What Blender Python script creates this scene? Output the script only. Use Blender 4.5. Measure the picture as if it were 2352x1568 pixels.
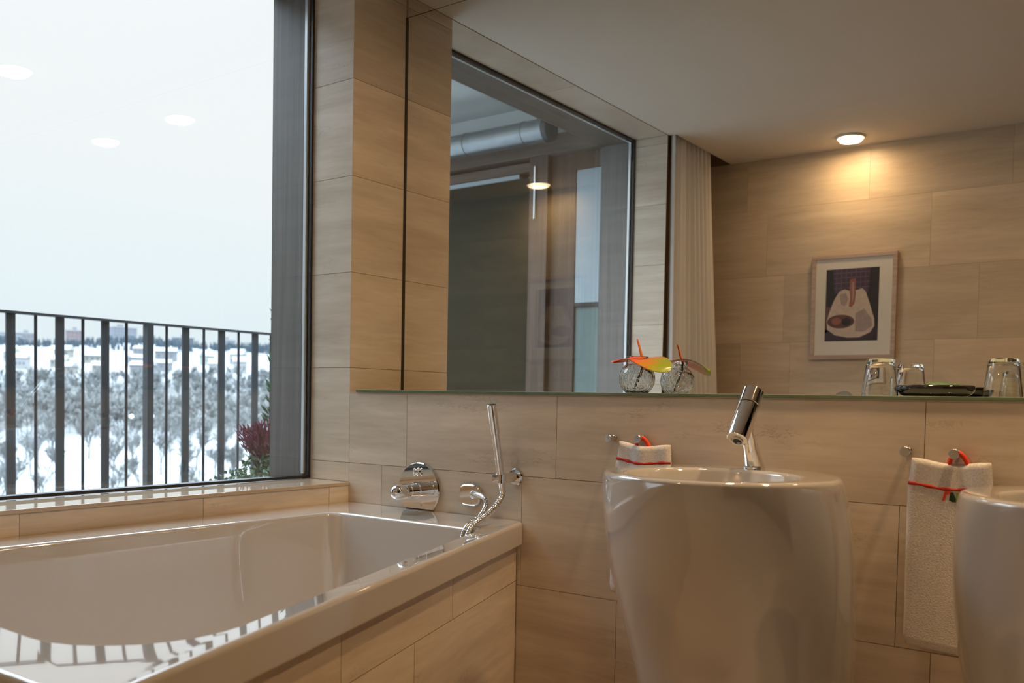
import bpy, bmesh, math, random
import numpy as np
from mathutils import Vector, Matrix

for _o in list(bpy.data.objects):
    bpy.data.objects.remove(_o)
scene = bpy.context.scene
COL = scene.collection
PI = math.pi
random.seed(7)

# ------------------------------------------------------------------ camera
CAM = Vector((2.1297, -2.2802, 1.0652))
YAW, PITCH, ROLL = 0.6308, -0.0382, 0.0186
def cam_axes():
    cy, sy, cp, sp = math.cos(YAW), math.sin(YAW), math.cos(PITCH), math.sin(PITCH)
    fwd = Vector((-sy * cp, cy * cp, sp)); right = Vector((cy, sy, 0.0)); up = right.cross(fwd)
    cr, sr = math.cos(ROLL), math.sin(ROLL)
    return right * cr + up * sr, up * cr - right * sr, fwd
_r, _u, _f = cam_axes()
cd = bpy.data.cameras.new('camera'); cam = bpy.data.objects.new('camera', cd); COL.objects.link(cam)
m = Matrix.Identity(4)
for i in range(3):
    m[i][0] = _r[i]; m[i][1] = _u[i]; m[i][2] = -_f[i]; m[i][3] = CAM[i]
cam.matrix_world = m
cd.sensor_width = 36.0; cd.sensor_fit = 'HORIZONTAL'
cd.lens = 2114.38 / 2352 * 36.0
cd.shift_y = 215.4 / 2352
cd.clip_start = 0.05; cd.clip_end = 5000
cd.dof.use_dof = True; cd.dof.focus_distance = 2.45; cd.dof.aperture_fstop = 4.5
scene.camera = cam

# ------------------------------------------------------------------ world, exposure
w = bpy.data.worlds.new('world'); scene.world = w; w.use_nodes = True
nt = w.node_tree; nt.nodes.clear()
out = nt.nodes.new('ShaderNodeOutputWorld'); bg = nt.nodes.new('ShaderNodeBackground')
tc = nt.nodes.new('ShaderNodeTexCoord'); sx = nt.nodes.new('ShaderNodeSeparateXYZ'); rp = nt.nodes.new('ShaderNodeValToRGB')
nt.links.new(tc.outputs['Generated'], sx.inputs[0]); nt.links.new(sx.outputs['Z'], rp.inputs[0])
SKY = 9.0
def sk(c, k): return (c[0] * k / SKY, c[1] * k / SKY, c[2] * k / SKY, 1)
rp.color_ramp.elements[0].position = 0.0; rp.color_ramp.elements[0].color = sk((0.78, 0.88, 0.955), 1.04)
rp.color_ramp.elements[1].position = 1.0; rp.color_ramp.elements[1].color = sk((0.80, 0.96, 1.15), 9.0)
for _p, _c in ((0.10, sk((0.84, 0.915, 0.975), 1.04)), (0.22, sk((0.92, 0.945, 0.975), 1.03)), (0.39, sk((0.93, 0.95, 0.98), 1.035)), (0.46, sk((0.80, 0.96, 1.15), 6.8)), (0.62, sk((0.80, 0.96, 1.15), 9.0))):
    e = rp.color_ramp.elements.new(_p); e.color = _c
nt.links.new(rp.outputs[0], bg.inputs['Color']); bg.inputs['Strength'].default_value = SKY
nt.links.new(bg.outputs[0], out.inputs['Surface'])

scene.view_settings.view_transform = 'Standard'
scene.view_settings.look = 'None'
scene.view_settings.exposure = 0.12
scene.view_settings.gamma = 1.0
scene.view_settings.use_curve_mapping = False
cy_ = scene.cycles
cy_.use_denoising = True
cy_.max_bounces = 14; cy_.diffuse_bounces = 6; cy_.glossy_bounces = 8; cy_.transmission_bounces = 12; cy_.transparent_max_bounces = 24
cy_.sample_clamp_indirect = 6.0
cy_.caustics_reflective = False; cy_.caustics_refractive = False

WARM = (1.0, 0.64, 0.33)
LAMP_POWER = {'sink': 12.6, 'picture': 2.4}

# ------------------------------------------------------------------ scene numbers
D = 0.2356          # depth of the ledge
ZG = 1.089          # top of glass shelf
ZT = 0.8583         # course line on ledge wall
HT = 0.30
H = 2.398           # ceiling
W = 2.606           # opposite wall at y = -W
XR = 3.5            # right wall
WY0, WY1 = -1.9035, -D   # window opening along y
GX = -0.183         # glass plane
SILL = 0.797
WTOP = 2.398

# ------------------------------------------------------------------ node helpers
def new_mat(name):
    mt = bpy.data.materials.new(name); mt.use_nodes = True
    n = mt.node_tree; b = n.nodes['Principled BSDF']
    return mt, n, b
def setp(b, **k):
    for key, v in k.items():
        b.inputs[key.replace('_', ' ')].default_value = v
def plain(name, col, rough=0.5, metal=0.0, noise=0.0, nscale=30.0, bump=0.0, bscale=60.0, coat=0.0, spec=None):
    mt, n, b = new_mat(name)
    setp(b, Base_Color=(*col, 1), Roughness=rough, Metallic=metal)
    if coat: setp(b, Coat_Weight=coat, Coat_Roughness=0.04)
    if spec is not None: b.inputs['Specular IOR Level'].default_value = spec
    tcn = n.nodes.new('ShaderNodeTexCoord')
    if noise:
        t = n.nodes.new('ShaderNodeTexNoise'); t.inputs['Scale'].default_value = nscale; t.inputs['Detail'].default_value = 5
        n.links.new(tcn.outputs['Object'], t.inputs['Vector'])
        mx = n.nodes.new('ShaderNodeMix'); mx.data_type = 'RGBA'
        mx.inputs['A'].default_value = (*[c * (1 - noise) for c in col], 1)
        mx.inputs['B'].default_value = (*[min(1, c * (1 + noise)) for c in col], 1)
        n.links.new(t.outputs['Fac'], mx.inputs['Factor']); n.links.new(mx.outputs['Result'], b.inputs['Base Color'])
    if bump:
        t2 = n.nodes.new('ShaderNodeTexNoise'); t2.inputs['Scale'].default_value = bscale; t2.inputs['Detail'].default_value = 4
        n.links.new(tcn.outputs['Object'], t2.inputs['Vector'])
        bp = n.nodes.new('ShaderNodeBump'); bp.inputs['Strength'].default_value = bump; bp.inputs['Distance'].default_value = 0.004
        n.links.new(t2.outputs['Fac'], bp.inputs['Height']); n.links.new(bp.outputs[0], b.inputs['Normal'])
    return mt
def math_node(n, op, a=None, b=None, c=None):
    x = n.nodes.new('ShaderNodeMath'); x.operation = op
    for i, v in enumerate((a, b, c)):
        if v is None: continue
        if isinstance(v, (int, float)): x.inputs[i].default_value = v
        else: n.links.new(v, x.inputs[i])
    return x.outputs[0]
def travertine(name, dark, light, rough=0.38, pit=1.0, spec=0.5):
    mt, n, b = new_mat(name)
    tcn = n.nodes.new('ShaderNodeTexCoord')
    at = n.nodes.new('ShaderNodeAttribute'); at.attribute_name = 'tile'
    sc_ = n.nodes.new('ShaderNodeVectorMath'); sc_.operation = 'SCALE'; sc_.inputs['Scale'].default_value = 37.0
    n.links.new(at.outputs['Color'], sc_.inputs[0])
    ad = n.nodes.new('ShaderNodeVectorMath'); ad.operation = 'ADD'
    n.links.new(tcn.outputs['Object'], ad.inputs[0]); n.links.new(sc_.outputs[0], ad.inputs[1])
    def noise(vs, scale, detail, dist=0.0, rough_=0.6):
        mp = n.nodes.new('ShaderNodeMapping'); mp.inputs['Scale'].default_value = vs
        n.links.new(ad.outputs[0], mp.inputs['Vector'])
        t = n.nodes.new('ShaderNodeTexNoise'); t.inputs['Scale'].default_value = scale; t.inputs['Detail'].default_value = detail
        t.inputs['Distortion'].default_value = dist; t.inputs['Roughness'].default_value = rough_
        n.links.new(mp.outputs[0], t.inputs['Vector']); return t.outputs['Fac']
    broad = noise((1.3, 1.3, 11), 1.0, 5, 0.7)
    fine = noise((6, 6, 62), 1.0, 4, 0.6)
    mixv = math_node(n, 'MULTIPLY_ADD', broad, 0.70, math_node(n, 'MULTIPLY', fine, 0.30))
    ramp = n.nodes.new('ShaderNodeValToRGB')
    ramp.color_ramp.elements[0].position = 0.30; ramp.color_ramp.elements[0].color = (*dark, 1)
    ramp.color_ramp.elements[1].position = 0.70; ramp.color_ramp.elements[1].color = (*light, 1)
    n.links.new(mixv, ramp.inputs[0])
    # tile to tile tint
    sepc = n.nodes.new('ShaderNodeSeparateColor'); n.links.new(at.outputs['Color'], sepc.inputs[0])
    tint = math_node(n, 'MULTIPLY_ADD', sepc.outputs[1], 0.16, 0.92)
    mul = n.nodes.new('ShaderNodeVectorMath'); mul.operation = 'SCALE'
    n.links.new(ramp.outputs[0], mul.inputs[0]); n.links.new(tint, mul.inputs['Scale'])
    # pits: squiggly veins gathered in a few bands
    area = noise((2.2, 2.2, 9), 1.0, 2, 0.5)
    vein = noise((16, 16, 42), 1.0, 4, 1.6)
    ridge = math_node(n, 'ABSOLUTE', math_node(n, 'SUBTRACT', vein, 0.5))
    line = n.nodes.new('ShaderNodeMapRange'); line.inputs['From Min'].default_value = 0.0; line.inputs['From Max'].default_value = 0.035
    line.inputs['To Min'].default_value = 1.0; line.inputs['To Max'].default_value = 0.0; n.links.new(ridge, line.inputs['Value'])
    am = n.nodes.new('ShaderNodeMapRange'); am.inputs['From Min'].default_value = 0.60; am.inputs['From Max'].default_value = 0.70
    n.links.new(area, am.inputs['Value'])
    pm = math_node(n, 'MULTIPLY', math_node(n, 'MULTIPLY', line.outputs[0], am.outputs[0]), 0.50 * pit)
    mx = n.nodes.new('ShaderNodeMix'); mx.data_type = 'RGBA'
    n.links.new(pm, mx.inputs['Factor']); n.links.new(mul.outputs[0], mx.inputs['A'])
    mx.inputs['B'].default_value = (dark[0] * 0.45, dark[1] * 0.42, dark[2] * 0.38, 1)
    n.links.new(mx.outputs['Result'], b.inputs['Base Color'])
    bp = n.nodes.new('ShaderNodeBump'); bp.inputs['Strength'].default_value = 0.25; bp.inputs['Distance'].default_value = 0.001; bp.invert = True
    n.links.new(pm, bp.inputs['Height']); n.links.new(bp.outputs[0], b.inputs['Normal'])
    setp(b, Roughness=rough); b.inputs['Specular IOR Level'].default_value = spec
    return mt
def wood(name, dark, light, axis='z', rough=0.5, spec=0.4):
    mt, n, b = new_mat(name)
    tcn = n.nodes.new('ShaderNodeTexCoord'); mp = n.nodes.new('ShaderNodeMapping')
    s = {'x': (2, 60, 60), 'y': (60, 2, 60), 'z': (60, 60, 1.6)}[axis]; mp.inputs['Scale'].default_value = s
    n.links.new(tcn.outputs['Object'], mp.inputs['Vector'])
    t = n.nodes.new('ShaderNodeTexNoise'); t.inputs['Scale'].default_value = 1.0; t.inputs['Detail'].default_value = 5; t.inputs['Distortion'].default_value = 0.6
    n.links.new(mp.outputs[0], t.inputs['Vector'])
    r = n.nodes.new('ShaderNodeValToRGB'); r.color_ramp.elements[0].position = 0.3; r.color_ramp.elements[1].position = 0.72
    r.color_ramp.elements[0].color = (*dark, 1); r.color_ramp.elements[1].color = (*light, 1)
    n.links.new(t.outputs['Fac'], r.inputs[0]); n.links.new(r.outputs[0], b.inputs['Base Color'])
    setp(b, Roughness=rough); b.inputs['Specular IOR Level'].default_value = spec
    return mt
def pane_glass(name, tint=(0.98, 1, 0.99), ior=1.5):
    mt, n, b = new_mat(name); n.nodes.remove(b)
    o = n.nodes['Material Output']
    tr = n.nodes.new('ShaderNodeBsdfTransparent'); tr.inputs[0].default_value = (*tint, 1)
    gl = n.nodes.new('ShaderNodeBsdfGlossy'); gl.inputs['Roughness'].default_value = 0.0; gl.inputs['Color'].default_value = (1, 1, 1, 1)
    ge = n.nodes.new('ShaderNodeNewGeometry'); dt = n.nodes.new('ShaderNodeVectorMath'); dt.operation = 'DOT_PRODUCT'
    n.links.new(ge.outputs['Incoming'], dt.inputs[0]); n.links.new(ge.outputs['Normal'], dt.inputs[1])
    f0 = ((ior - 1) / (ior + 1)) ** 2
    one = math_node(n, 'SUBTRACT', 1.0, math_node(n, 'ABSOLUTE', dt.outputs['Value']))
    fres = math_node(n, 'MULTIPLY_ADD', math_node(n, 'POWER', one, 5.0), 1 - f0, f0)
    mx = n.nodes.new('ShaderNodeMixShader')
    n.links.new(fres, mx.inputs[0]); n.links.new(tr.outputs[0], mx.inputs[1]); n.links.new(gl.outputs[0], mx.inputs[2])
    n.links.new(mx.outputs[0], o.inputs['Surface'])
    return mt
def emitter(name, col, strength):
    mt, n, b = new_mat(name)
    setp(b, Base_Color=(*col, 1), Emission_Color=(*col, 1), Emission_Strength=strength)
    return mt

M = {}
M['trav'] = travertine('travertine_tile', (0.51, 0.417, 0.310), (0.78, 0.678, 0.545))
M['trav_wall'] = travertine('travertine_wall', (0.50, 0.40, 0.28), (0.75, 0.63, 0.47), pit=0.35)
M['trav_polished'] = travertine('travertine_polished', (0.44, 0.33, 0.22), (0.60, 0.48, 0.35), rough=0.03, spec=0.7, pit=0.0)
M['grout'] = plain('grout', (0.26, 0.185, 0.12), 0.8, noise=0.2)
M['ceiling'] = plain('ceiling_paint', (0.70, 0.64, 0.55), 0.75, noise=0.02, nscale=6)
M['plaster'] = plain('plaster', (0.72, 0.68, 0.62), 0.8, noise=0.04, nscale=8)
M['porcelain'] = plain('white_porcelain', (0.55, 0.54, 0.525), 0.07, noise=0.015, nscale=4, spec=0.55)
M['acrylic'] = plain('white_acrylic', (0.56, 0.527, 0.49), 0.06, noise=0.015, nscale=4, spec=0.6)
for _k in ('porcelain', 'acrylic'):
    setp(M[_k].node_tree.nodes['Principled BSDF'], Coat_Weight=1.0, Coat_IOR=1.9, Coat_Roughness=0.015)
M['chrome'] = plain('chrome', (0.83, 0.82, 0.81), 0.045, 1.0, noise=0.02, nscale=8)
M['chrome_satin'] = plain('satin_chrome', (0.62, 0.62, 0.62), 0.22, 1.0, noise=0.03)
M['dark_gap'] = plain('dark_rubber', (0.012, 0.012, 0.013), 0.45, noise=0.2)
M['aluminium'] = plain('aluminium_spacer', (0.80, 0.83, 0.86), 0.30, 0.4, noise=0.03)
M['jamb'] = wood('weathered_timber', (0.085, 0.077, 0.073), (0.150, 0.138, 0.130), 'z', 0.55)
M['jamb_h'] = wood('weathered_timber_head', (0.075, 0.056, 0.044), (0.130, 0.098, 0.078), 'y', 0.55)
M['timber'] = wood('facade_timber', (0.045, 0.028, 0.019), (0.10, 0.064, 0.043), 'z', 0.5)
M['timber_h'] = wood('facade_timber_beam', (0.07, 0.05, 0.037), (0.13, 0.095, 0.07), 'x', 0.5)
M['mirror'] = plain('mirror_silver', (0.90, 0.91, 0.895), 0.0, 1.0)
M['mirror_edge'] = plain('mirror_edge', (0.035, 0.03, 0.022), 0.4, noise=0.2)
M['shelf_glass'] = plain('green_shelf_glass', (0.13, 0.19, 0.115), 0.10, noise=0.3, nscale=12, coat=0.5, spec=0.6)
M['shelf_top'] = plain('shelf_glass_highlight', (0.50, 0.56, 0.46), 0.06, noise=0.08, nscale=10, spec=0.6)  # paler top colour stands in for the highlight along the shelf edge
M['pane'] = pane_glass('window_pane', ior=1.72)
M['rail'] = plain('railing_steel', (0.016, 0.018, 0.021), 0.5, 0.0, noise=0.25, nscale=12)
M['concrete'] = plain('canopy_concrete', (0.48, 0.50, 0.49), 0.8, noise=0.12, nscale=5)
M['galv'] = plain('galvanised_steel', (0.22, 0.24, 0.25), 0.30, 0.75, noise=0.25, nscale=18)

# ------------------------------------------------------------------ mesh builder
class MB:
    def __init__(self): self.v = []; self.f = []; self.mi = []; self.tile = []; self._t = None
    def face(self, idx, mi=0):
        self.f.append(tuple(idx)); self.mi.append(mi); self.tile.append(self._t or (0.3, 0.5, 0.2))
    def add(self, verts, faces, mi=0):
        o = len(self.v); self.v.extend([tuple(p) for p in verts])
        for f in faces: self.face([o + i for i in f], mi)
    def box(self, a, b, mi=0):
        x0, y0, z0 = [min(a[i], b[i]) for i in range(3)]; x1, y1, z1 = [max(a[i], b[i]) for i in range(3)]
        self.add([(x0, y0, z0), (x1, y0, z0), (x1, y1, z0), (x0, y1, z0), (x0, y0, z1), (x1, y0, z1), (x1, y1, z1), (x0, y1, z1)],
                 [(0, 3, 2, 1), (4, 5, 6, 7), (0, 1, 5, 4), (1, 2, 6, 5), (2, 3, 7, 6), (3, 0, 4, 7)], mi)
    def quad(self, a, b, c, d, mi=0): self.add([a, b, c, d], [(0, 1, 2, 3)], mi)
    def loft(self, rings, mi=0, cap0=True, cap1=True, closed=False):
        n = len(rings[0]); o = len(self.v)
        for r in rings: self.v.extend([tuple(p) for p in r])
        k = len(rings)
        for i in range(k if closed else k - 1):
            a = o + i * n; b = o + ((i + 1) % k) * n
            for j in range(n):
                self.face((a + j, a + (j + 1) % n, b + (j + 1) % n, b + j), mi)
        if not closed:
            if cap0: self.face([o + j for j in range(n)][::-1], mi)
            if cap1: self.face([o + (k - 1) * n + j for j in range(n)], mi)
    def axis_lathe(self, p, d, prof, n=32, mi=0, cap0=True, cap1=True):
        """revolve prof [(along, radius)] about the axis through p with direction d"""
        p = Vector(p); d = Vector(d).normalized()
        a = Vector((0, 0, 1)) if abs(d.z) < 0.9 else Vector((1, 0, 0))
        e1 = d.cross(a).normalized(); e2 = d.cross(e1)
        rings = []
        for t, r in prof:
            r = max(r, 1e-5)
            rings.append([p + d * t + e1 * (r * math.cos(2 * PI * j / n)) + e2 * (r * math.sin(2 * PI * j / n)) for j in range(n)])
        # orient outward
        self.loft([r[::-1] for r in rings], mi, cap0, cap1)
    def cyl(self, a, b, r0, r1=None, n=24, mi=0):
        a = Vector(a); b = Vector(b); L = (b - a).length
        self.axis_lathe(a, b - a, [(0, r0), (L, r0 if r1 is None else r1)], n, mi)
    def tube(self, path, rad, n=12, mi=0, caps=True):
        path = [Vector(p) for p in path]; rings = []; e1 = None
        for i, p in enumerate(path):
            t = (path[min(i + 1, len(path) - 1)] - path[max(i - 1, 0)]).normalized()
            if e1 is None:
                a = Vector((0, 0, 1)) if abs(t.z) < 0.9 else Vector((1, 0, 0)); e1 = t.cross(a).normalized()
            else: e1 = (e1 - t * e1.dot(t)).normalized()
            e2 = t.cross(e1); r = rad(i / (len(path) - 1)) if callable(rad) else rad
            rings.append([p + e1 * (r * math.cos(2 * PI * j / n)) + e2 * (r * math.sin(2 * PI * j / n)) for j in range(n)])
        self.loft(rings, mi, caps, caps)
    def sphere(self, c, r, n=20, m=12, mi=0, sc=(1, 1, 1)):
        c = Vector(c); rings = []
        for i in range(m + 1):
            a = -PI / 2 + PI * i / m; rr = max(math.cos(a) * r, 1e-5); z = math.sin(a) * r
            rings.append([(c.x + rr * math.cos(2 * PI * j / n) * sc[0], c.y + rr * math.sin(2 * PI * j / n) * sc[1], c.z + z * sc[2]) for j in range(n)])
        self.loft(rings, mi)
    def prism(self, poly, z0, z1, mi=0):
        self.loft([[(x, y, z0) for x, y in poly], [(x, y, z1) for x, y in poly]], mi)
    def build(self, name, mats, parent=None, smooth=True, angle=40, origin=(0, 0, 0), recalc=True):
        me = bpy.data.meshes.new(name); off = Vector(origin)
        base = Vector((0, 0, 0))
        if parent is not None: base = world_loc(parent)
        me.from_pydata([tuple(Vector(p) - (base if parent is not None else off)) for p in self.v], [], self.f)
        if recalc:
            bmn = bmesh.new(); bmn.from_mesh(me); bmesh.ops.recalc_face_normals(bmn, faces=bmn.faces); bmn.to_mesh(me); bmn.free()
        if not isinstance(mats, (list, tuple)): mats = [mats]
        for mm in mats: me.materials.append(mm)
        me.polygons.foreach_set('material_index', self.mi)
        ca = me.color_attributes.new('tile', 'FLOAT_COLOR', 'CORNER')
        cols = []
        for p, t in zip(me.polygons, self.tile): cols.extend([t[0], t[1], t[2], 1.0] * p.loop_total)
        ca.data.foreach_set('color', cols)
        me.polygons.foreach_set('use_smooth', [smooth] * len(me.polygons))
        if smooth: me.set_sharp_from_angle(angle=math.radians(angle))
        me.update()
        ob = bpy.data.objects.new(name, me); COL.objects.link(ob)
        if parent is not None: ob.parent = parent
        else: ob.location = off
        return ob
LOC = {}
def world_loc(o):
    v = Vector(o.location)
    while o.parent: o = o.parent; v = v + Vector(o.location)
    return v
def thing(name, label, cat, loc=(0, 0, 0), group=None):
    o = bpy.data.objects.new(name, None); COL.objects.link(o); o.location = loc; o.empty_display_size = 0.05
    o['label'] = label; o['category'] = cat
    if group: o['group'] = group
    return o
def tag(o, label, cat, group=None, kind=None):
    o['label'] = label; o['category'] = cat
    if group: o['group'] = group
    if kind: o['kind'] = kind
    return o
def struct(o): o['kind'] = 'structure'; return o
def dup(root, loc, label=None, group=None):
    r = root.copy(); COL.objects.link(r); r.location = loc
    if label: r['label'] = label
    if group: r['group'] = group
    for ch in list(root.children):
        c = ch.copy(); COL.objects.link(c); c.parent = r
        for g in list(ch.children):
            d = g.copy(); COL.objects.link(d); d.parent = c
    return r
def bevel(o, wd, seg=2):
    b = o.modifiers.new('bevel', 'BEVEL'); b.width = wd; b.segments = seg; b.limit_method = 'ANGLE'; b.angle_limit = math.radians(40)
    return o

# tile sheets: plane given by origin + two axes, tiles are thin boxes with fine gaps
def tile_box(mb, axis, c, rng_u, z0, z1, out, gap=0.0007, th=0.004, mi=0):
    """axis 'x' : tile lies in plane y=c and runs along x, 'y' : plane x=c, runs along y; out = +1/-1 facing"""
    mb._t = (random.random(), random.random(), random.random())
    u0, u1 = rng_u[0] + gap, rng_u[1] - gap; a, b = z0 + gap, z1 - gap
    if axis == 'x': mb.box((u0, c, a), (u1, c - out * th, b), mi)
    else: mb.box((c, u0, a), (c - out * th, u1, b), mi)
    mb._t = None

# ------------------------------------------------------------------ room shell
mb = MB(); mb.box((-0.45, -W - 0.15, -0.10), (XR + 0.15, 0.2, -0.004), 1)
for i in range(8):
    for j in range(6):
        mb._t = (random.random(), random.random(), random.random())
        mb.box((i * 0.45 + 0.001, -j * 0.45 - 0.001, -0.004), (i * 0.45 + 0.449, -j * 0.45 - 0.449, 0.0), 0)
mb._t = None
struct(mb.build('floor', [M['trav'], M['grout']], smooth=False))

mb = MB(); mb.box((0.0, WY0 - 0.02, H), (XR + 0.15, 0.2, H + 0.12)); mb.box((0.036, -W - 0.15, H), (XR + 0.15, WY0 - 0.02, H + 0.12))
mb.box((-0.45, WY0 - 0.02, H + 0.03), (0.0, 0.2, H + 0.12)); mb.box((-0.45, -W - 0.15, H + 0.09), (0.036, WY0 - 0.02, H + 0.12))
struct(mb.build('ceiling', M['ceiling'], smooth=False))

# back wall behind the mirror, low tiled wall with the ledge in front
mb = MB(); mb.box((-0.4, 0.012, 0), (XR + 0.15, 0.16, H + 0.1)); struct(mb.build('wall_back', M['plaster'], smooth=False))
mb = MB(); fy = -D
mb.box((0.0, fy + 0.004, 0), (XR, 0.012, 1.077), 1)
rows = [(ZT, 1.079, [0.0, 0.245, 0.783, 1.696, 2.61, XR]), (ZT - HT, ZT, [0.0, 0.143, 0.673, 1.651, 2.58, XR]),
        (ZT - 2 * HT, ZT - HT, [0.0, 0.40, 0.976, 1.722, 2.63, XR]), (0.0, ZT - 2 * HT, [0.0, 0.2, 0.72, 1.66, 2.5, XR])]
for z0, z1, xs in rows:
    for a, b in zip(xs[:-1], xs[1:]): tile_box(mb, 'x', fy, (a, b), z0, z1, -1)
mb._t = (0.3, 0.5, 0.7); mb.box((0.0, fy, 1.0775), (XR, 0.012, 1.0808), 0); mb._t = None
struct(mb.build('wall_ledge', [M['trav'], M['grout']], smooth=False))

# left (window) wall
mb = MB()
mb.box((-0.38, WY1 + 0.004, 0), (-0.004, 0.16, H + 0.1), 1)               # pier next to the mirror
mb.box((-0.38, WY0 - 0.012, 0), (-0.004, WY1 + 0.004, SILL - 0.012), 1)   # below the sill
mb.box((-0.38, WY0 - 0.012, H + 0.0145), (-0.004, WY1 + 0.004, H + 0.1), 1)  # lintel
mb.box((-0.38, -W - 0.15, 0), (-0.13, WY0 - 0.012, H + 0.1), 1)           # curtain recess
for k in range(-3, 6):
    z0, z1 = ZT + k * HT, min(ZT + (k + 1) * HT, H)
    if z0 < 0: z0 = 0
    tile_box(mb, 'y', 0.0, (WY1, 0.012), z0, z1, 1)                       # pier face
    if z1 > SILL:
        tile_box(mb, 'x', WY1, (GX, -0.0001), max(z0, SILL), z1, -1)      # near reveal
        tile_box(mb, 'x', WY0, (GX, 0.0), max(z0, SILL), z1, 1)           # far reveal
ys = [WY0 - 0.012, -1.62, -1.256, -0.7706, -0.318, WY1]
for a, b in zip(ys[:-1], ys[1:]):
    tile_box(mb, 'y', 0.0, (a, b), ZT - HT, SILL - 0.0105, 1)
    tile_box(mb, 'y', 0.0, (a, b), ZT - 2 * HT, ZT - HT, 1)
    tile_box(mb, 'y', 0.0, (a, b), 0, ZT - 2 * HT, 1)
for a, b in ((WY0, -1.05), (-1.05, WY1)):                                  # head lining
    mb._t = (random.random(), random.random(), random.random()); mb.box((GX, a + .001, H), (-0.001, b - .001, H + 0.004), 0)
mb._t = None
mb.box((-0.002, WY0 - 0.006, H - 0.0015), (0.0005, 0.0, H + 0.003), 1)
struct(mb.build('wall_left', [M['trav'], M['grout']], smooth=False))

# opposite wall (seen in the mirror) with its own coursing
mb = MB(); mb.box((-0.38, -W - 0.15, 0), (XR + 0.15, -W - 0.004, H + 0.1), 1)
rows = [(2.123, H, [-0.13, 0.139, 0.787, 1.435, 2.083, 2.731, XR]), (1.763, 2.123, [-0.13, 0.2565, 1.0865, 1.92, 2.75, XR]),
        (1.403, 1.763, [-0.13, 0.36, 1.31, 2.14, 2.97, XR]), (1.043, 1.403, [-0.13, 0.12, 0.40, 1.12, 1.95, 2.78, XR]),
        (0.683, 1.043, [-0.13, 0.6, 1.43, 2.26, XR]), (0.323, 0.683, [-0.13, 0.3, 1.1, 1.9, 2.7, XR]), (0, 0.323, [-0.13, 0.5, 1.3, 2.1, XR])]
for z0, z1, xs in rows:
    for a, b in zip(xs[:-1], xs[1:]): tile_box(mb, 'x', -W, (a, b), z0, z1, 1, gap=0.0004)
struct(mb.build('wall_front', [M['trav_wall'], M['grout']], smooth=False))
mb = MB(); mb.box((XR, -W - 0.15, 0), (XR + 0.15, 0.2, H + 0.1), 1)
for k in range(7):
    for a, b in ((-W, -1.75), (-1.75, -0.88), (-0.88, 0.012)): tile_box(mb, 'y', XR, (a, b), k * 0.36, min(H, (k + 1) * 0.36), -1)
struct(mb.build('wall_right', [M['trav_wall'], M['grout']], smooth=False))

M['unseen_door_dark'] = wood('dark_for_reflections', (0.035, 0.020, 0.012), (0.075, 0.042, 0.024), 'z', 0.4)  # dark doors added out of view so the chrome has something dark to reflect
d1 = struct(thing('unseen_door_1', 'dark door added out of view opposite the mirror for the chrome to reflect', 'door', (2.9, -W, 0)))
mb = MB(); mb.box((2.40, -W + 0.0005, 0.0), (3.36, -W + 0.035, 2.14)); bevel(mb.build('leaf', M['unseen_door_dark'], d1, smooth=False), 0.003)
mb = MB(); mb.cyl((2.50, -W + 0.034, 1.02), (2.50, -W + 0.075, 1.02), 0.010); mb.cyl((2.50, -W + 0.070, 1.02), (2.63, -W + 0.070, 1.02), 0.009); mb.build('lever_handle', M['chrome_satin'], d1)
d2 = struct(thing('unseen_door_2', 'dark sliding door added out of view facing the window for the chrome to reflect', 'door', (XR, -1.2, 0)))  # second added door, unseen, there for dark reflections in the chrome
mb = MB(); mb.box((XR - 0.035, -2.1, 0.0), (XR - 0.0005, -0.55, 2.14)); bevel(mb.build('leaf', M['unseen_door_dark'], d2, smooth=False), 0.003)
mb = MB(); mb.cyl((XR - 0.040, -0.66, 0.9), (XR - 0.040, -0.66, 1.2), 0.009); mb.build('bar_handle', M['chrome_satin'], d2)

# ------------------------------------------------------------------ window
win = thing('window_1', 'tall fixed window above the bathtub with dark rubber gasket and timber jambs', 'window', (GX, -1.07, SILL))
win['kind'] = 'structure'
z0w, z1w = 0.7995, WTOP
mb = MB(); mb.box((GX - 0.006, WY0 + 0.002, z0w + 0.004), (GX - 0.018, WY1 - 0.002, z1w - 0.004)); mb.build('glass_pane', M['pane'], win, smooth=False)
def ring(x0, x1, t0, t1, mat, name):
    """rectangular ring in the window plane between insets t0 and t1"""
    mb = MB(); a, b, c, d = WY0 + t0, WY1 - t0, z0w + t0, z1w - t0; t = t1 - t0
    if name == 'gasket': mb.box((x0, a, c), (x1, b, c + t))
    mb.box((x0, a, d - t), (x1, b, d)); mb.box((x0, a, c + t), (x1, a + t, d - t)); mb.box((x0, b - t, c + t), (x1, b, d - t))
    return mb.build(name, mat, win, smooth=False)
ring(GX + 0.003, GX - 0.005, 0.0, 0.0085, M['dark_gap'], 'gasket')
ring(GX - 0.0185, GX - 0.030, 0.002, 0.0125, M['aluminium'], 'spacer_bar')
mb = MB(); mb.box((GX - 0.031, WY1 - 0.004, z0w - 0.01), (-0.379, WY1 + 0.0035, z1w)); mb.build('jamb', M['jamb'], win, smooth=False)
mb = MB(); mb.box((GX - 0.031, WY0 - 0.011, z0w - 0.01), (-0.379, WY0 + 0.004, z1w)); mb.build('jamb', M['jamb'], win, smooth=False)
mb = MB(); mb.box((GX - 0.031, WY0, 2.390), (-0.379, WY1, z1w + 0.014)); mb.build('head_board', M['jamb_h'], win, smooth=False)
mb = MB(); mb.box((GX - 0.031, WY0, 0.776), (-0.379, WY1, 0.790)); mb.build('outer_sill', M['rail'], win, smooth=False)
mb = MB(); mb._t = (0.7, 0.6, 0.1); mb.box((GX - 0.004, WY0, SILL - 0.0105), (0.004, WY1 - 0.0005, SILL)); mb._t = None
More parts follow.
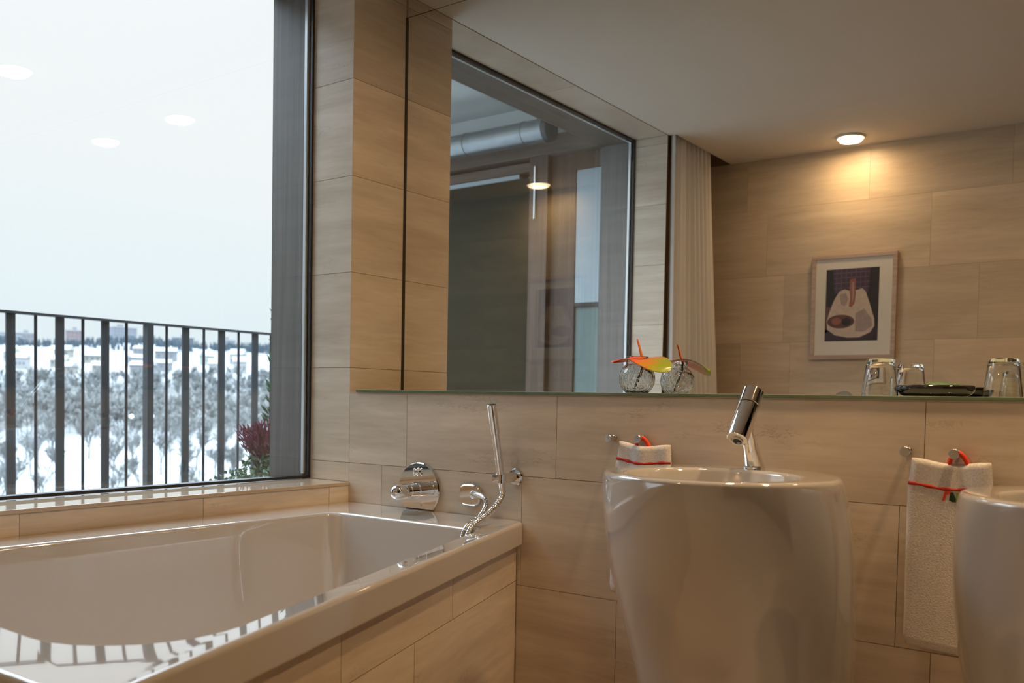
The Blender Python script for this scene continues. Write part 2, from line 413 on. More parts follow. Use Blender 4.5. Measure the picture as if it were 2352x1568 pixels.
bevel(mb.build('window_sill', M['trav_polished'], win, smooth=False), 0.0015)

# ------------------------------------------------------------------ mirrors and glass shelf
SEAM = 2.3205
def mirror_pane(name, x0, x1, z0, z1, label):
    mb = MB(); mb.box((x0, 0.0, z0), (x1, 0.006, z1), 1)
    mb.mi[2] = 0      # front face
    return tag(mb.build(name, [M['mirror'], M['mirror_edge']], smooth=False), label, 'mirror')
mirror_pane('wall_mirror', 0.007, XR - 0.004, ZG + 0.0005, SEAM - 0.001, 'large frameless wall mirror standing on the glass-topped ledge above the washbasins')
mm_ = bpy.data.objects['wall_mirror']; mb = MB(); mb.box((0.0006, -0.003, ZG + 0.001), (0.0085, 0.0058, SEAM)); mb.build('edge_gap_strip', M['mirror_edge'], mm_, smooth=False)  # dark strip in place of the shaded gap between mirror and tiles
mirror_pane('wall_mirror', 0.007, XR - 0.004, SEAM + 0.001, H - 0.002, 'narrow mirror strip between the large wall mirror and the ceiling')
mb = MB(); mb.box((0.006, 0.0065, ZG), (XR - 0.004, 0.0115, H - 0.003)); tag(mb.build('mirror_backing', M['mirror_edge'], smooth=False), 'dark backing board behind the wall mirror, showing as its left edge', 'backing board')
mb = MB(); mb.box((0.030, -D - 0.004, 1.081), (XR - 0.004, -0.0005, ZG), 0); mb.mi[1] = 1
sh = mb.build('glass_shelf', [M['shelf_glass'], M['shelf_top']], smooth=False); bevel(sh, 0.0012, 2)
tag(sh, 'long green-edged glass shelf lying on the tiled ledge below the mirror', 'shelf')

# ------------------------------------------------------------------ bathtub
ZB = 0.735
tub = thing('bathtub', 'white built-in bathtub with slanted tiled front below the window', 'bathtub', (0.5, -1.0, 0))
OUT = [(0.003, -D - 0.003), (0.682, -D - 0.003), (1.203, -1.769), (0.003, -1.769)]
INN = [(0.135, -0.416), (0.662, -0.416), (1.100, -1.655), (0.075, -1.642)]
def round_poly(poly, rad, n=8):
    res = []; k = len(poly)
    for i in range(k):
        p0, p1, p2 = Vector(poly[i - 1]), Vector(poly[i]), Vector(poly[(i + 1) % k])
        a = (p0 - p1).normalized(); b = (p2 - p1).normalized(); ang = a.angle(b)
        r = rad[i] if isinstance(rad, (list, tuple)) else rad
        t = r / math.tan(ang / 2); c = p1 + (a + b).normalized() * (r / math.sin(ang / 2))
        s = p1 + a * t; e_ = p1 + b * t; a0 = math.atan2(s.y - c.y, s.x - c.x); a1 = math.atan2(e_.y - c.y, e_.x - c.x)
        dlt = (a1 - a0 + PI) % (2 * PI) - PI
        for j in range(n + 1): 
            th = a0 + dlt * j / n; res.append((c.x + r * math.cos(th), c.y + r * math.sin(th)))
    return res
def inset(poly, dist):
    k = len(poly); cx = sum(p[0] for p in poly) / k; cyy = sum(p[1] for p in poly) / k
    lines = []
    for i in range(k):
        a = Vector(poly[i]); b = Vector(poly[(i + 1) % k]); d = (b - a).normalized(); nn = Vector((-d.y, d.x))
        if nn.dot(Vector((cx, cyy)) - a) < 0: nn = -nn
        dd = dist[i] if isinstance(dist, (list, tuple)) else dist
        lines.append((a + nn * dd, d))
    res = []
    for i in range(k):
        p, d = lines[i - 1]; q, e_ = lines[i]
        den = d.x * e_.y - d.y * e_.x; t = ((q.x - p.x) * e_.y - (q.y - p.y) * e_.x) / den
        res.append((p.x + d.x * t, p.y + d.y * t))
    return res
NR = 8
def rp_(poly, r): return round_poly(poly, r, NR)
rings = []
ro = [0.004, 0.014, 0.03, 0.004]
def R3(poly, r, z): return [(x, y, z) for x, y in rp_(poly, r)]
# edges of OUT: 0 wall side, 1 slanted front, 2 near side, 3 window side
rings.append(R3(inset(OUT, [0, 0.045, 0.045, 0]), ro, ZB - 0.064))
rings.append(R3(inset(OUT, [0, 0.003, 0.003, 0]), ro, ZB - 0.064))
rings.append(R3(inset(OUT, [0, 0.0, 0.0, 0]), ro, ZB - 0.060))
rings.append(R3(OUT, ro, ZB - 0.010))
rings.append(R3(inset(OUT, [0, 0.003, 0.003, 0]), ro, ZB - 0.003))
rings.append(R3(inset(OUT, [0, 0.010, 0.010, 0]), ro, ZB))
ri = [0.055, 0.04, 0.17, 0.09]
rings.append(R3(inset(INN, -0.010), ri, ZB - 0.0055))
rings.append(R3(inset(INN, -0.003), ri, ZB - 0.008))
rings.append(R3(inset(INN, 0.0), ri, ZB - 0.015))
for dz, ins in ((0.06, (0.006, 0.006, 0.05, 0.006)), (0.20, (0.022, 0.02, 0.15, 0.02)), (0.34, (0.045, 0.04, 0.26, 0.04)), (0.42, (0.07, 0.065, 0.33, 0.065)), (0.445, (0.11, 0.10, 0.38, 0.10))):
    rings.append(R3(inset(INN, list(ins)), ri, ZB - dz))
mb = MB(); mb.loft(rings, 0, cap0=False, cap1=True)
# make normals consistent
tb = mb.build('tub_shell', M['acrylic'], tub, angle=60)
wn = tb.modifiers.new('wn', 'WEIGHTED_NORMAL'); wn.weight = 80
# the sheet is open below the rim: force the rim to face up
if tb.data.polygons[5 * len(rings[0]) + 3].normal.z < 0: tb.data.flip_normals()
mb = MB(); mb.axis_lathe((0.45, -0.75, ZB - 0.4445), (0, 0, 1), [(0, 0.03), (0.003, 0.03), (0.005, 0.022), (0.003, 0.0)], 24); mb.build('drain_cover', M['chrome'], tub)
# tiled apron, inset a little under the rim
AP = inset(OUT, [0, 0.020, 0.020, 0]); A0, A1 = Vector((AP[1][0], AP[1][1], 0)), Vector((AP[2][0], AP[2][1], 0))
ad_ = (A1 - A0).normalized(); an_ = Vector((ad_.y, -ad_.x, 0)); an_ = an_ if an_.x > 0 else -an_
LA = (A1 - A0).length
mb = MB()
def apron_tile(t0, t1, z0, z1, mi=0, g=0.0011, depth=0.004, back=0.0):
    p = A0 + ad_ * (t0 + g) - an_ * back; q = A0 + ad_ * (t1 - g) - an_ * back; mb._t = (random.random(), random.random(), random.random())
    vs = []
    for z in (z0 + g, z1 - g):
        vs += [(p.x, p.y, z), (q.x, q.y, z), ((q - an_ * depth).x, (q - an_ * depth).y, z), ((p - an_ * depth).x, (p - an_ * depth).y, z)]
    mb.add(vs, [(0, 3, 2, 1), (4, 5, 6, 7), (0, 1, 5, 4), (1, 2, 6, 5), (2, 3, 7, 6), (3, 0, 4, 7)], mi); mb._t = None
apron_tile(0.0, LA, 0.0, ZB - 0.064, 1, 0.0, 0.03, 0.003)
zc = ZT - HT + 0.011
for z0, z1, ts in ((zc, ZB - 0.062, [0.0, 0.484, 1.011, LA]), (zc - HT, zc, [0.0, 0.697, 1.3, LA]), (0.0, zc - HT, [0.0, 0.4, 1.0, LA])):
    for a, b in zip(ts[:-1], ts[1:]): apron_tile(a, b, z0, z1)
nearp = AP[2][1]
mb._t = (0.2, 0.6, 0.3); mb.box((0.004, nearp, 0.0), (AP[2][0] - 0.004, nearp + 0.03, ZB - 0.064), 0); mb._t = None
mb.build('tiled_apron', [M['trav'], M['grout']], tub, smooth=False)

# ------------------------------------------------------------------ bath mixer
FW = -D - 0.0005      # tile face
mx = thing('bath_mixer', 'round chrome bath mixer plate with projecting knob on the wall over the tub', 'tap', (0.302, FW, 0.795))
mb = MB(); n = 64; rp0 = 0.0805; zc0 = -0.058
def plate_ring(r, y):
    pts = []
    for j in range(n):
        a = 2 * PI * j / n; x = r * math.cos(a); z = r * math.sin(a)
        lim = zc0 * r / rp0
        if z < lim: 
            z = lim; x = max(-math.sqrt(r * r - lim * lim), min(math.sqrt(r * r - lim * lim), x * 1.0))
        pts.append((0.302 + x, y, 0.795 + z))
    return pts
mb.loft([plate_ring(rp0, FW), plate_ring(rp0, FW - 0.006), plate_ring(rp0 - 0.0025, FW - 0.0085)])
mb.build('wall_plate', M['chrome'], mx, angle=30)
mb = MB(); mb.axis_lathe((0.302, FW - 0.0085, 0.793), (0, -1, 0), [(0, 0.025), (0.012, 0.025), (0.013, 0.022), (0.045, 0.022), (0.046, 0.0205), (0.049, 0.0205), (0.050, 0.0225), (0.066, 0.0225), (0.067, 0.020), (0.071, 0.020)], 40); mb.build('valve_body', M['chrome'], mx, angle=30)
mb = MB(); mb.axis_lathe((0.302, FW - 0.0800, 0.793), (0, -1, 0), [(0, 0.020), (0.002, 0.0225), (0.016, 0.0225), (0.024, 0.021), (0.031, 0.0165), (0.036, 0.010), (0.038, 0.0)], 40); mb.build('control_knob', M['chrome'], mx, angle=30)
mb = MB(); mb.axis_lathe((0.302, FW - 0.0085, 0.848), (0, -1, 0), [(0, 0.0085), (0.010, 0.0085), (0.013, 0.006), (0.014, 0.0)], 24)
for k in range(4):
    a = PI / 4 + k * PI / 2; mb.sphere((0.302 + 0.009 * math.cos(a), FW - 0.0165, 0.848 + 0.009 * math.sin(a)), 0.0052, 12, 8)
mb.build('diverter_knob', M['chrome'], mx, angle=40)
mb = MB(); mb.cyl((0.302 + 0.012, FW - 0.0084, 0.750), (0.302 + 0.012, FW - 0.0092, 0.750), 0.0035, n=14); mb.build('locating_screw', M['chrome_satin'], mx)

# ------------------------------------------------------------------ hand shower set
hold = thing('shower_holder', 'chrome wall arm holding the hand shower beside the bath mixer', 'shower holder', (0.654, FW, 0.855))
mb = MB(); mb.axis_lathe((0.654, FW, 0.855), (0, -1, 0), [(0, 0.0235), (0.004, 0.0235), (0.007, 0.021), (0.008, 0.012)], 36); mb.build('rosette', M['chrome'], hold, angle=35)
mb = MB(); mb.axis_lathe((0.654, FW - 0.007, 0.855), (0, -1, 0), [(0, 0.0135), (0.086, 0.0135), (0.088, 0.0125), (0.0885, 0.0)], 32); mb.build('arm', M['chrome'], hold, angle=35)
mb = MB(); mb.axis_lathe((0.6585, FW - 0.076, 0.842), (0, 0, 1), [(0, 0.0125), (0.001, 0.0145), (0.024, 0.0145), (0.025, 0.0125)], 28); mb.build('socket', M['chrome'], hold, angle=35)
hs = thing('hand_shower', 'slim chrome stick hand shower leaning upright in its wall holder', 'hand shower', (0.6585, FW - 0.076, 0.83))
P0 = Vector((0.6600, -0.3065, 0.826)); P1 = Vector((0.6560, -0.3560, 1.0525)); dv = (P1 - P0); Ls = dv.length; dv.normalize()
mb = MB(); mb.axis_lathe(P0, dv, [(0, 0.008), (0.012, 0.0095), (0.03, 0.0108), (Ls * 0.66, 0.0108), (Ls * 0.665, 0.0124), (Ls - 0.001, 0.0124), (Ls, 0.0115)], 32); mb.build('wand', M['chrome'], hs, angle=35)
mb = MB(); mb.axis_lathe(P0 - dv * 0.014, dv, [(0, 0.0075), (0.002, 0.0085), (0.014, 0.0085)], 24); mb.build('hose_nut', M['chrome'], hs, angle=35)
def bez(ps, n=40):
    ps = [Vector(p) for p in ps]; res = []
    for i in range(n + 1):
        t = i / n; q = list(ps)
        while len(q) > 1: q = [q[k].lerp(q[k + 1], t) for k in range(len(q) - 1)]
        res.append(q[0])
    return res
def hose_mesh(path, r0):
    """ribbed metal hose"""
    mb = MB(); N = 220; dense = []
    cum = [0.0]
    for a, b in zip(path[:-1], path[1:]): cum.append(cum[-1] + (b - a).length)
    L = cum[-1]; k = 0
    for i in range(N + 1):
        s = L * i / N
        while k < len(cum) - 2 and cum[k + 1] < s: k += 1
        u = (s - cum[k]) / max(1e-9, cum[k + 1] - cum[k]); dense.append(path[k].lerp(path[k + 1], u))
    mb.tube(dense, lambda t: r0 * (1 + 0.10 * math.sin(2 * PI * t * L / 0.0045)), 12)
    return mb
pa = bez([P0 - dv * 0.012, (0.658, -0.316, 0.790), (0.655, -0.350, 0.764), (0.651, -0.392, 0.748), (0.645, -0.414, 0.737)], 30) \
   + bez([(0.645, -0.414, 0.737), (0.643, -0.436, 0.722), (0.643, -0.448, 0.690), (0.640, -0.456, 0.60), (0.630, -0.462, 0.50)], 24)[1:]
hose_mesh(pa, 0.0072).build('hose', M['chrome_satin'], hs, angle=60)
ho = thing('hose_outlet', 'oval chrome wall outlet with a bent pipe feeding the shower hose', 'wall outlet', (0.50, FW, 0.795))
mb = MB(); sup = []
def superell(cx, cz, rx, rz, y, n=40, p=3.2):
    return [(cx + rx * abs(math.cos(a)) ** (2 / p) * (1 if math.cos(a) >= 0 else -1), y, cz + rz * abs(math.sin(a)) ** (2 / p) * (1 if math.sin(a) >= 0 else -1)) for a in [2 * PI * j / n for j in range(n)]]
mb.loft([superell(0.499, 0.794, 0.0385, 0.030, FW), superell(0.499, 0.794, 0.0385, 0.030, FW - 0.010), superell(0.499, 0.794, 0.035, 0.0265, FW - 0.0125)])
mb.build('rosette', M['chrome'], ho, angle=30)
mb = MB(); mb.tube(bez([(0.520, FW - 0.012, 0.797), (0.524, -0.270, 0.800), (0.545, -0.285, 0.806), (0.580, -0.292, 0.806), (0.600, -0.300, 0.792)], 20), 0.0075, 16)
mb.axis_lathe((0.519, FW - 0.011, 0.797), (0.05, -1, 0), [(0, 0.011), (0.010, 0.011), (0.012, 0.0085)], 24); mb.build('bent_pipe', M['chrome'], ho, angle=40)
pb = bez([(0.600, -0.300, 0.792), (0.606, -0.304, 0.776), (0.626, -0.345, 0.752), (0.634, -0.390, 0.746), (0.631, -0.414, 0.738)], 26) \
   + bez([(0.631, -0.414, 0.738), (0.628, -0.436, 0.724), (0.628, -0.448, 0.69), (0.625, -0.456, 0.60), (0.612, -0.462, 0.50)], 24)[1:]
hose_mesh(pb, 0.0062).build('hose', M['chrome_satin'], ho, angle=60)

# ------------------------------------------------------------------ washbasins
SPROF = [(0.0, -0.352, 0.165), (0.05, -0.345, 0.172), (0.15, -0.337, 0.186), (0.30, -0.340, 0.207), (0.40, -0.346, 0.221), (0.5, -0.3589, 0.2362), (0.54, -0.3715, 0.2408), (0.58, -0.3849, 0.2447),
         (0.62, -0.3994, 0.2482), (0.66, -0.4137, 0.2508), (0.70, -0.4279, 0.2529), (0.74, -0.4404, 0.2539), (0.77, -0.4495, 0.2538),
         (0.80, -0.458, 0.253), (0.83, -0.4665, 0.2519), (0.86, -0.477, 0.2489), (0.88, -0.4845, 0.2463), (0.90, -0.4909, 0.2435), (0.914, -0.4955, 0.2408)]
SX, SZ = 1.360, 0.9235
def basin(cx):
    t = thing('washbasin', '', 'washbasin', (cx, -0.45, 0), 'barrel washbasins along the ledge wall')
    n = 96; ymax = -D - 0.0015
    def ring_(yc, r, z, clip=True):
        ps = []
        for j in range(n):
            a = 2 * PI * j / n; y = yc + r * math.sin(a)
            ps.append((cx + r * math.cos(a), min(y, ymax) if clip else y, z))
        return ps
    mb = MB(); rings = [ring_(yc, r, z) for z, yc, r in SPROF]
    yc = -0.4973; R = 0.2403
    rings += [ring_(yc, R - 0.0015, SZ - 0.0055), ring_(yc, R - 0.0045, SZ - 0.0018), ring_(yc, R - 0.009, SZ)]
    by, br = -0.538, 0.176
    rings += [ring_(by, br + 0.006, SZ), ring_(by, br, SZ - 0.002), ring_(by, br - 0.004, SZ - 0.008), ring_(by, br - 0.010, SZ - 0.03),
              ring_(by, br - 0.022, SZ - 0.07), ring_(by, br - 0.05, SZ - 0.105), ring_(by, br - 0.10, SZ - 0.125), ring_(by, 0.03, SZ - 0.13)]
    mb.loft(rings); bo = mb.build('bowl', M['porcelain'], t, angle=70); wn = bo.modifiers.new('wn', 'WEIGHTED_NORMAL'); wn.weight = 70
    mb = MB(); mb.axis_lathe((cx, by, SZ - 0.1305), (0, 0, 1), [(0, 0.024), (0.003, 0.024), (0.005, 0.018), (0.0035, 0.0)], 24); mb.build('drain_cover', M['chrome'], t)
    return t
s1 = basin(SX); s1['label'] = 'white barrel-shaped washbasin with a leaning chrome faucet, left of the two basins'
s2 = basin(2.054); s2['label'] = 'white barrel-shaped washbasin cut off by the right picture edge, partly hiding a hanging towel'

# faucet of the left basin
fa = thing('basin_faucet', 'chrome single-lever faucet with tilted cylinder body on the left washbasin', 'faucet', (SX, -0.315, SZ))
mb = MB(); mb.axis_lathe((SX + 0.002, -0.318, SZ), (0, 0, 1), [(0, 0.0255), (0.004, 0.0255), (0.0065, 0.023), (0.007, 0.02)], 36); mb.build('base_plate', M['chrome'], fa, angle=35)
T = Vector((SX, -0.3285, 1.0935)); S = Vector((SX, -0.4125, 0.9905)); ax = (S - T); LA2 = ax.length; ax.normalize(); RB = 0.0235
mb = MB(); rings = []
for k in range(11):
    t = k / 10; c = Vector((SX + 0.002, -0.318, SZ + 0.006)).lerp(Vector((SX, -0.377, 1.022)), t); c.y += 0.006 * math.sin(t * PI)
    rx = 0.0225 * (1 - t) ** 1.6 + 0.0125 + 0.004 * t * t - 0.012 * (1 - t) ** 1.6; ry = 0.021 * (1 - t) ** 1.3 + 0.010
    ry = min(ry, 0.0225)
    rings.append([(c.x + rx * math.cos(2 * PI * j / 32), c.y + ry * math.sin(2 * PI * j / 32), c.z) for j in range(32)])
mb.loft(rings); mb.build('stem', M['chrome'], fa, angle=50)
q = LA2 * 0.31
mb = MB(); mb.axis_lathe(T, ax, [(0.0, 0.0), (0.0, RB - 0.0012), (0.0012, RB), (q - 0.002, RB), (q - 0.0012, RB - 0.0008), (q - 0.0012, RB - 0.004)], 48, cap0=False); mb.build('lever_cap', M['chrome'], fa, angle=30)
mb = MB(); mb.axis_lathe(T + ax * (q - 0.0014), ax, [(0, RB - 0.0022), (0.0030, RB - 0.0022)], 40); mb.build('seal_ring', M['dark_gap'], fa)
mb = MB(); mb.axis_lathe(T + ax * (q + 0.0014), ax, [(0, RB - 0.0012), (0.0006, RB), (LA2 - q - 0.004, RB), (LA2 - q - 0.0015, RB - 0.001), (LA2 - q, RB - 0.0035), (LA2 - q - 0.0005, 0.0135), (LA2 - q - 0.003, 0.0125)], 48); mb.build('body', M['chrome'], fa, angle=30)
off = ax.cross(Vector((1, 0, 0))).normalized(); off = off if off.z < 0 else -off
cS = S + off * 0.0045
mb = MB(); mb.axis_lathe(cS - ax * 0.003, ax, [(0, 0.0120), (0.0052, 0.0120), (0.0056, 0.0095), (0.002, 0.009), (0.0015, 0.0)], 32); mb.build('aerator', M['chrome_satin'], fa, angle=35)
mb = MB(); mb.axis_lathe(cS - ax * 0.0012, ax, [(0, 0.0088), (0.0002, 0.0088)], 24); mb.build('outlet_hole', M['dark_gap'], fa)

# ------------------------------------------------------------------ hooks and towels
HOOKS = [(0.9605, 0.9735, 'bare chrome wall hook left of the first towel, above the left basin edge'),
         (1.0435, 0.9755, 'chrome wall hook carrying the small towel behind the left basin'),
         (1.6655, 0.9745, 'bare chrome wall hook between the left basin and the long right towel'),
         (1.7585, 0.9735, 'chrome wall hook carrying the long towel beside the right basin')]
def hook(x, z):
    t = thing('towel_hook', '', 'hook', (x, FW, z), 'chrome peg hooks on the ledge wall')
    mb = MB(); mb.axis_lathe((x, FW, z), (0, -1, 0), [(0, 0.0075), (0.001, 0.0075), (0.002, 0.0062), (0.030, 0.0062)], 24); mb.build('peg', M['chrome_satin'], t, angle=35)
    mb = MB(); mb.axis_lathe((x, FW - 0.029, z), (0, -1, 0), [(0, 0.0090), (0.001, 0.0105), (0.006, 0.0105), (0.0072, 0.0095), (0.0074, 0.0)], 28); mb.build('head', M['chrome_satin'], t, angle=35)
    return t
h0 = None
for x, z, lab in HOOKS:
    if h0 is None: h0 = hook(x, z); h0['label'] = lab
    else: dup(h0, (x, FW, z), lab)
def terry(name, col, amp=0.5):
    mt, n, b = new_mat(name); setp(b, Roughness=0.95); b.inputs['Specular IOR Level'].default_value = 0.1
    b.inputs['Sheen Weight'].default_value = 0.3
    tcn = n.nodes.new('ShaderNodeTexCoord'); t = n.nodes.new('ShaderNodeTexNoise'); t.inputs['Scale'].default_value = 330; t.inputs['Detail'].default_value = 3
    n.links.new(tcn.outputs['Object'], t.inputs['Vector'])
    r = n.nodes.new('ShaderNodeValToRGB'); r.color_ramp.elements[0].position = 0.3; r.color_ramp.elements[1].position = 0.7
    r.color_ramp.elements[0].color = (*[c * 0.72 for c in col], 1); r.color_ramp.elements[1].color = (*col, 1)
    n.links.new(t.outputs['Fac'], r.inputs[0]); n.links.new(r.outputs[0], b.inputs['Base Color'])
    bp = n.nodes.new('ShaderNodeBump'); bp.inputs['Strength'].default_value = amp; bp.inputs['Distance'].default_value = 0.003
    n.links.new(t.outputs['Fac'], bp.inputs['Height']); n.links.new(bp.outputs[0], b.inputs['Normal'])
    return mt
M['terry'] = terry('white_terry', (0.84, 0.80, 0.75)); M['weave'] = terry('flat_white_weave', (0.84, 0.81, 0.78), 0.12)
M['red_thread'] = plain('red_thread', (0.50, 0.035, 0.02), 0.8, noise=0.2, nscale=200)
M['red_cord'] = plain('red_cord', (0.85, 0.06, 0.015), 0.7, noise=0.2, nscale=150)
M['green_thread'] = plain('green_thread', (0.20, 0.36, 0.03), 0.8, noise=0.2, nscale=200)
M['black_thread'] = plain('dark_green_thread', (0.012, 0.035, 0.015), 0.8, noise=0.2, nscale=200)
M['yellow_thread'] = plain('yellow_thread', (0.62, 0.46, 0.03), 0.8, noise=0.2, nscale=200)
def towel(cx, ztop, zbot, w, skew, hookx, hookz, label, seed, stripe_dz, emblem):
    t = thing('hand_towel', label, 'towel', (hookx, -D - 0.02, hookz), 'white hand towels on the ledge wall hooks')
    rnd = random.Random(seed); ph = [rnd.uniform(0, 6.28) for _ in range(4)]
    hgt = ztop - zbot
    def surf(s, v, front=True, lift=0.0):
        """s across 0..1, v down 0..1"""
        x0 = cx - w / 2; e_ = 1.0
        ww = w * (0.93 + 0.09 * min(1, v / 0.16)) * (1 - 0.03 * v)
        if v > 0.95: ww *= 1 - 1.6 * (v - 0.95)
        x = cx + (s - 0.5) * ww + skew * v
        sag = 0.010 * math.sin(PI * s) ** 2 * (1 - v) + 0.008 * (s > 0.5) * (s - 0.5) * (1 - v)
        z = ztop - hgt * v - sag - 0.010 * s * v
        fold = (0.006 * math.sin(7.0 * s + ph[0]) + 0.003 * math.sin(15 * s + ph[1])) * max(0.0, 1 - v * 1.4) + 0.003 * math.sin(3.3 * s + ph[2] + 2 * v)
        edge = min(s, 1 - s, (1 - v) * hgt / w * 1.2, v * hgt / w * 2 + 0.02); th = 0.009 * min(1, (max(edge, 0) / 0.09)) ** 0.5 + 0.001
        yb = -D - 0.0145 - 0.004 * (1 - v)
        return Vector((x, (yb + fold * 0.8 - th - lift) if front else (yb + min(fold, 0.004) * 0.8 + th * 0.4), z))
    NX, NZ = 30, 64
    mb = MB(); idx = {}
    for side in (1, 0):
        for i in range(NX + 1):
            for j in range(NZ + 1):
                idx[side, i, j] = len(mb.v); mb.v.append(tuple(surf(i / NX, j / NZ, side == 1)))
    vs_ = stripe_dz / hgt
    for i in range(NX):
        for j in range(NZ):
            mi = 1 if j / NZ < vs_ else 0
            a = [idx[1, i, j], idx[1, i, j + 1], idx[1, i + 1, j + 1], idx[1, i + 1, j]]; mb.face(a, mi)
            b = [idx[0, i, j], idx[0, i + 1, j], idx[0, i + 1, j + 1], idx[0, i, j + 1]]; mb.face(b, mi)
    for i in range(NX):
        mb.face([idx[1, i, 0], idx[1, i + 1, 0], idx[0, i + 1, 0], idx[0, i, 0]], 1); mb.face([idx[1, i, NZ], idx[0, i, NZ], idx[0, i + 1, NZ], idx[1, i + 1, NZ]], 0)
    for j in range(NZ):
        mb.face([idx[1, 0, j], idx[0, 0, j], idx[0, 0, j + 1], idx[1, 0, j + 1]], 0); mb.face([idx[1, NX, j], idx[1, NX, j + 1], idx[0, NX, j + 1], idx[0, NX, j]], 0)
    mb.build('cloth', [M['terry'], M['weave']], t, angle=180)
    mb = MB(); rows_ = []
    for i in range(61):
        s = 0.004 + 0.992 * i / 60; hw = 0.0032 * (1 + 0.25 * math.sin(31 * s)); r = []
        for dz, lf in ((-hw, 0.0002), (-hw, 0.0014), (hw, 0.0014), (hw, 0.0002)): r.append(surf(s, (stripe_dz + dz) / hgt, True, lf))
        rows_.append(r)
    mb.loft(rows_); mb.build('red_stripe', M['red_thread'], t, angle=180)
    mb = MB(); lp = bez([(hookx - 0.012, -D - 0.017, ztop - 0.020), (hookx - 0.010, -D - 0.019, hookz + 0.008), (hookx + 0.008, -D - 0.020, hookz + 0.013), (hookx + 0.018, -D - 0.018, hookz - 0.004), (hookx + 0.027, -D - 0.013, ztop - 0.020)], 24)
    mb.tube(lp, 0.0050, 10); mb.build('hanging_loop', M['red_cord'], t, angle=180)
    if emblem:
        mb = MB(); ex, ez = emblem
        def patch(poly, mi):
            ft, bk = [], []
            for px, pz in poly:
                x = ex + px; z = ez + pz; v = (ztop - z) / hgt; s = (x - skew * v - cx) / w + 0.5
                pnt = surf(s, v, True, 0.0016); pk = surf(s, v, True, 0.0); ft.append((x, pnt.y, z)); bk.append((x, pk.y, z))
            mb.loft([bk, ft], mi)
        u = 0.0185
        patch([(-0.019, -0.0095), (-0.014, 0.0095), (-0.004, 0.0095), (-0.006, 0.003), (-0.0115, 0.003), (-0.0135, -0.0095)][::-1], 0)
        patch([(-0.006, -0.008), (-0.004, 0.008), (0.0005, 0.008), (0.006, -0.004), (0.006, -0.0115), (0.0, -0.0115)][::-1], 1)
        patch([(0.0062, -0.0115), (0.0064, -0.003), (0.0065, 0.0075), (0.0115, 0.0075), (0.0125, -0.004), (0.0095, -0.0115)][::-1], 2)
        patch([(0.0130, -0.010), (0.0120, 0.0075), (0.0165, 0.0075), (0.0180, -0.004), (0.0165, -0.010)][::-1], 3)
        mb.build('embroidered_emblem', [M['red_cord'], M['black_thread'], M['green_thread'], M['yellow_thread']], t, smooth=False)
    return t
towel(1.0535, 0.9675, 0.585, 0.155, -0.012, 1.0435, 0.9755, 'white towel with red stripe hanging behind the left washbasin, mostly hidden by it', 3, 0.043, None)
towel(1.7515, 0.9625, 0.572, 0.157, -0.004, 1.7585, 0.9735, 'long white towel with red stripe and small coloured emblem hanging between the two basins', 5, 0.052, (1.757, 0.8875))

# ------------------------------------------------------------------ glassware and soap dish on the shelf
def clear_glass(name, bumpy=False, col=(0.97, 0.985, 0.98)):
    mt, n, b = new_mat(name); setp(b, Base_Color=(*col, 1), Roughness=0.0, IOR=1.48, Transmission_Weight=1.0)
    tcn = n.nodes.new('ShaderNodeTexCoord')
    if bumpy:
        setp(b, Transmission_Weight=0.97, Roughness=0.0)
        v = n.nodes.new('ShaderNodeTexVoronoi'); v.inputs['Scale'].default_value = 190; v.feature = 'SMOOTH_F1'
        n.links.new(tcn.outputs['Object'], v.inputs['Vector'])
        bp = n.nodes.new('ShaderNodeBump'); bp.inputs['Strength'].default_value = 0.6; bp.inputs['Distance'].default_value = 0.0018
        n.links.new(v.outputs['Distance'], bp.inputs['Height']); n.links.new(bp.outputs[0], b.inputs['Normal'])
    return mt
M['vase_glass'] = clear_glass('pebbled_vase_glass', True); M['tumbler'] = clear_glass('tumbler_glass')
VX, VY = 0.957, -0.119
mb = MB(); Rv = 0.0475; zc1 = ZG + 0.0385
prof = []
a0 = math.asin(-0.0375 / Rv)
for k in range(25):
    a = a0 + (math.acos(0.028 / Rv) - a0) * k / 24; prof.append((zc1 + Rv * math.sin(a) - ZG - 0.0, Rv * math.cos(a)))
ztopn = prof[-1][0]
prof += [(ztopn + 0.003, 0.0275), (ztopn + 0.018, 0.0285), (ztopn + 0.0195, 0.0278), (ztopn + 0.018, 0.0262), (ztopn + 0.003, 0.0250)]
Ri = Rv - 0.0032
for k in range(25):
    a = math.acos(0.0252 / Ri) + (math.asin(-0.034 / Ri) - math.acos(0.0252 / Ri)) * k / 24; prof.append((zc1 + Ri * math.sin(a) - ZG, Ri * math.cos(a)))
mb.axis_lathe((VX, VY, ZG + 0.0004), (0, 0, 1), prof, 64)
tag(mb.build('bud_vase', M['vase_glass'], angle=50, origin=(VX, VY, ZG)), 'round pebbled glass bud vase holding the red flower on the glass shelf', 'vase')

